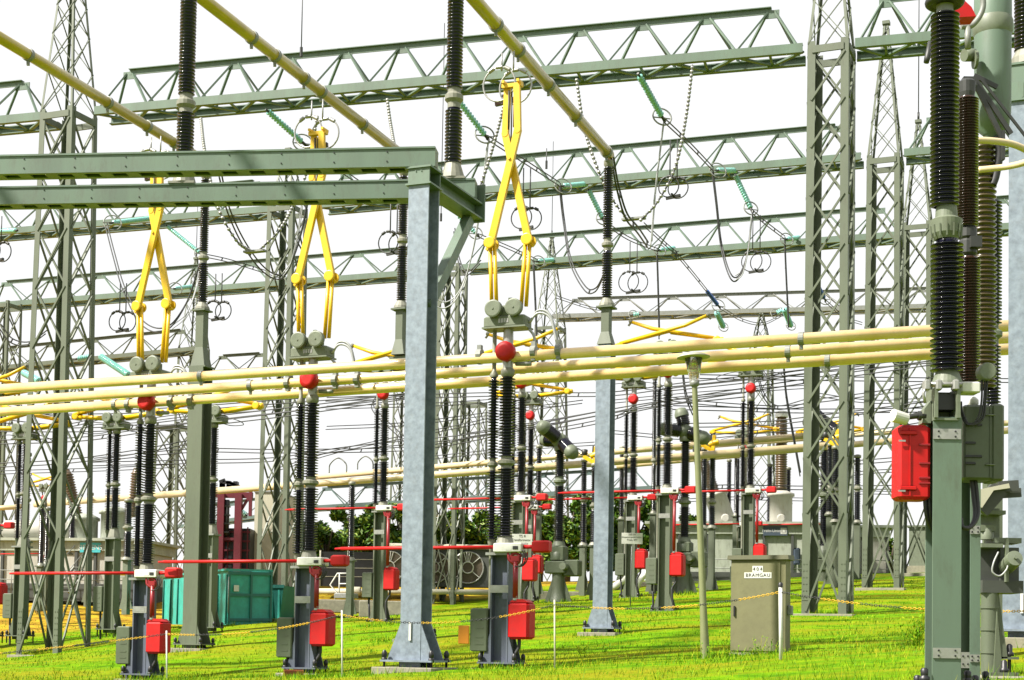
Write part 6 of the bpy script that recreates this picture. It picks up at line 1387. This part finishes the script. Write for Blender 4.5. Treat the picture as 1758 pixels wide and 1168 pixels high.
b.tube([(-24 * k, .3, 66 * k), (-24 * k, .3, 128 * k)], .12, 8); b.tube([(-13 * k, .3, 66 * k), (-13 * k, .3, 128 * k)], .12, 8)
b.build('reactor_bars', 'dark_metal', rk)
b = MB(); b.box(-28 * k, 25 * k, .7, 3, -.5, 80 * k); b.build('back_house', 'black', rk)
b = MB()
for i in range(5): b.box(-32 * k, 26 * k, .62, .69, (8 + i * 16) * k, (11 + i * 16) * k)
for i in range(4): b.box((-30 + i * 17) * k, (-28 + i * 17) * k, .55, .61, 0, 82 * k)
b.build('grille', 'rack_red', rk)
# ------------------------------------------------------------------ hedge trees behind the coolers
lf_ = bpy.data.materials.new('foliage'); lf_.use_nodes = True; n = lf_.node_tree; bb = n.nodes['Principled BSDF']; bb.inputs['Roughness'].default_value = .55; bb.inputs['Specular IOR Level'].default_value = .25
ge = n.nodes.new('ShaderNodeNewGeometry'); n.links.new(ramp(ge.outputs['Random Per Island'], [(0, (.010, .036, .004)), (.35, (.03, .09, .006)), (.7, (.09, .18, .010)), (1, (.22, .27, .025))]), bb.inputs['Base Color']); MATS['foliage'] = lf_
def bush(px, ybase, D, wpx, hpx, label, seed, N=5200):
    rs = np.random.RandomState(seed); c = P(px, ybase, D); k = D / F; w_, h_ = wpx * k / 2, hpx * k; root = thing('hedge_tree', label, 'tree', c, 0, 'leafy trees of the hedge')
    b = MB(); b.tube([(0, 0, -.5), (.1, 0, h_ * .3), (-.1, .1, h_ * .7)], [.22, .16, .06], 8)
    for a in (.4, 2.0, 3.6, 5.1): b.tube([(0, 0, h_ * .25), (math.cos(a) * w_ * .3, math.sin(a) * w_ * .3, h_ * .5), (math.cos(a) * w_ * .6, math.sin(a) * w_ * .5, h_ * .72)], [.09, .06, .03], 6)
    b.build('trunk', 'bark', root)
    nl = 22; cl = [(rs.uniform(-.9, .9) * w_, rs.uniform(-.5, .5) * w_, h_ * rs.uniform(.12, .86), rs.uniform(.26, .42) * min(w_, h_)) for _ in range(nl)]
    q = []; per = N // nl
    for (x, y, z, r_) in cl:
        d = rs.normal(size=(per, 3)); d /= np.linalg.norm(d, axis=1)[:, None]; rad = r_ * (.55 + .5 * rs.rand(per, 1)); q.append(np.array([x, y, z]) + d * rad * np.array([1, 1, .85]))
    q = np.concatenate(q); q = q[(q[:, 2] > .1)]; m_ = len(q)
    a1 = rs.normal(size=(m_, 3)); a1[:, 2] *= .7; a1 /= np.linalg.norm(a1, axis=1)[:, None]; a2 = np.cross(a1, rs.normal(size=(m_, 3))); a2 /= np.linalg.norm(a2, axis=1)[:, None]
    s_ = (.11 + .13 * rs.rand(m_, 1)); v = np.stack([q - a1 * s_, q + a2 * s_ * .45, q + a1 * s_, q - a2 * s_ * .45], 1).reshape(-1, 3)
    me = bpy.data.meshes.new('crown'); me.from_pydata(v.tolist(), [], [(4 * i, 4 * i + 1, 4 * i + 2, 4 * i + 3) for i in range(m_)]); me.materials.append(lf_); o = bpy.data.objects.new('crown', me); COL.objects.link(o); o.parent = root
for k, (px, yb, D, w_, h_, lb) in enumerate([(560, 985, 79, 100, 100, 'round leafy tree right behind the middle raised pantograph'), (625, 985, 80, 110, 132, 'leafy tree above the dark radiator'), (690, 985, 80, 105, 136, 'leafy tree just left of the blue-grey column'), (750, 985, 81, 100, 110, 'leafy tree just right of the blue-grey column'), (812, 985, 81, 110, 112, 'leafy tree above the visible round fan'),
    (925, 990, 81, 90, 118, 'leafy tree right of the nearest raised pantograph insulator'), (972, 990, 80, 95, 152, 'leafy tree behind the slanted-head breaker'), (1040, 990, 82, 100, 140, 'leafy tree behind the far blue-grey column'), (1088, 985, 82, 90, 148, 'tall leafy tree behind the notice board'), (1130, 960, 83, 50, 110, 'slim leafy tree left of the lamp'), (1182, 960, 84, 36, 90, 'small leafy tree behind the garden lamp'), (530, 990, 83, 60, 70, 'low bush left of the hedge'), (1528, 1000, 82, 36, 90, 'small tree seen between the right towers')]): bush(px, yb, D, w_, h_, lb, k + 11, 5600 if w_ > 60 else 2400)
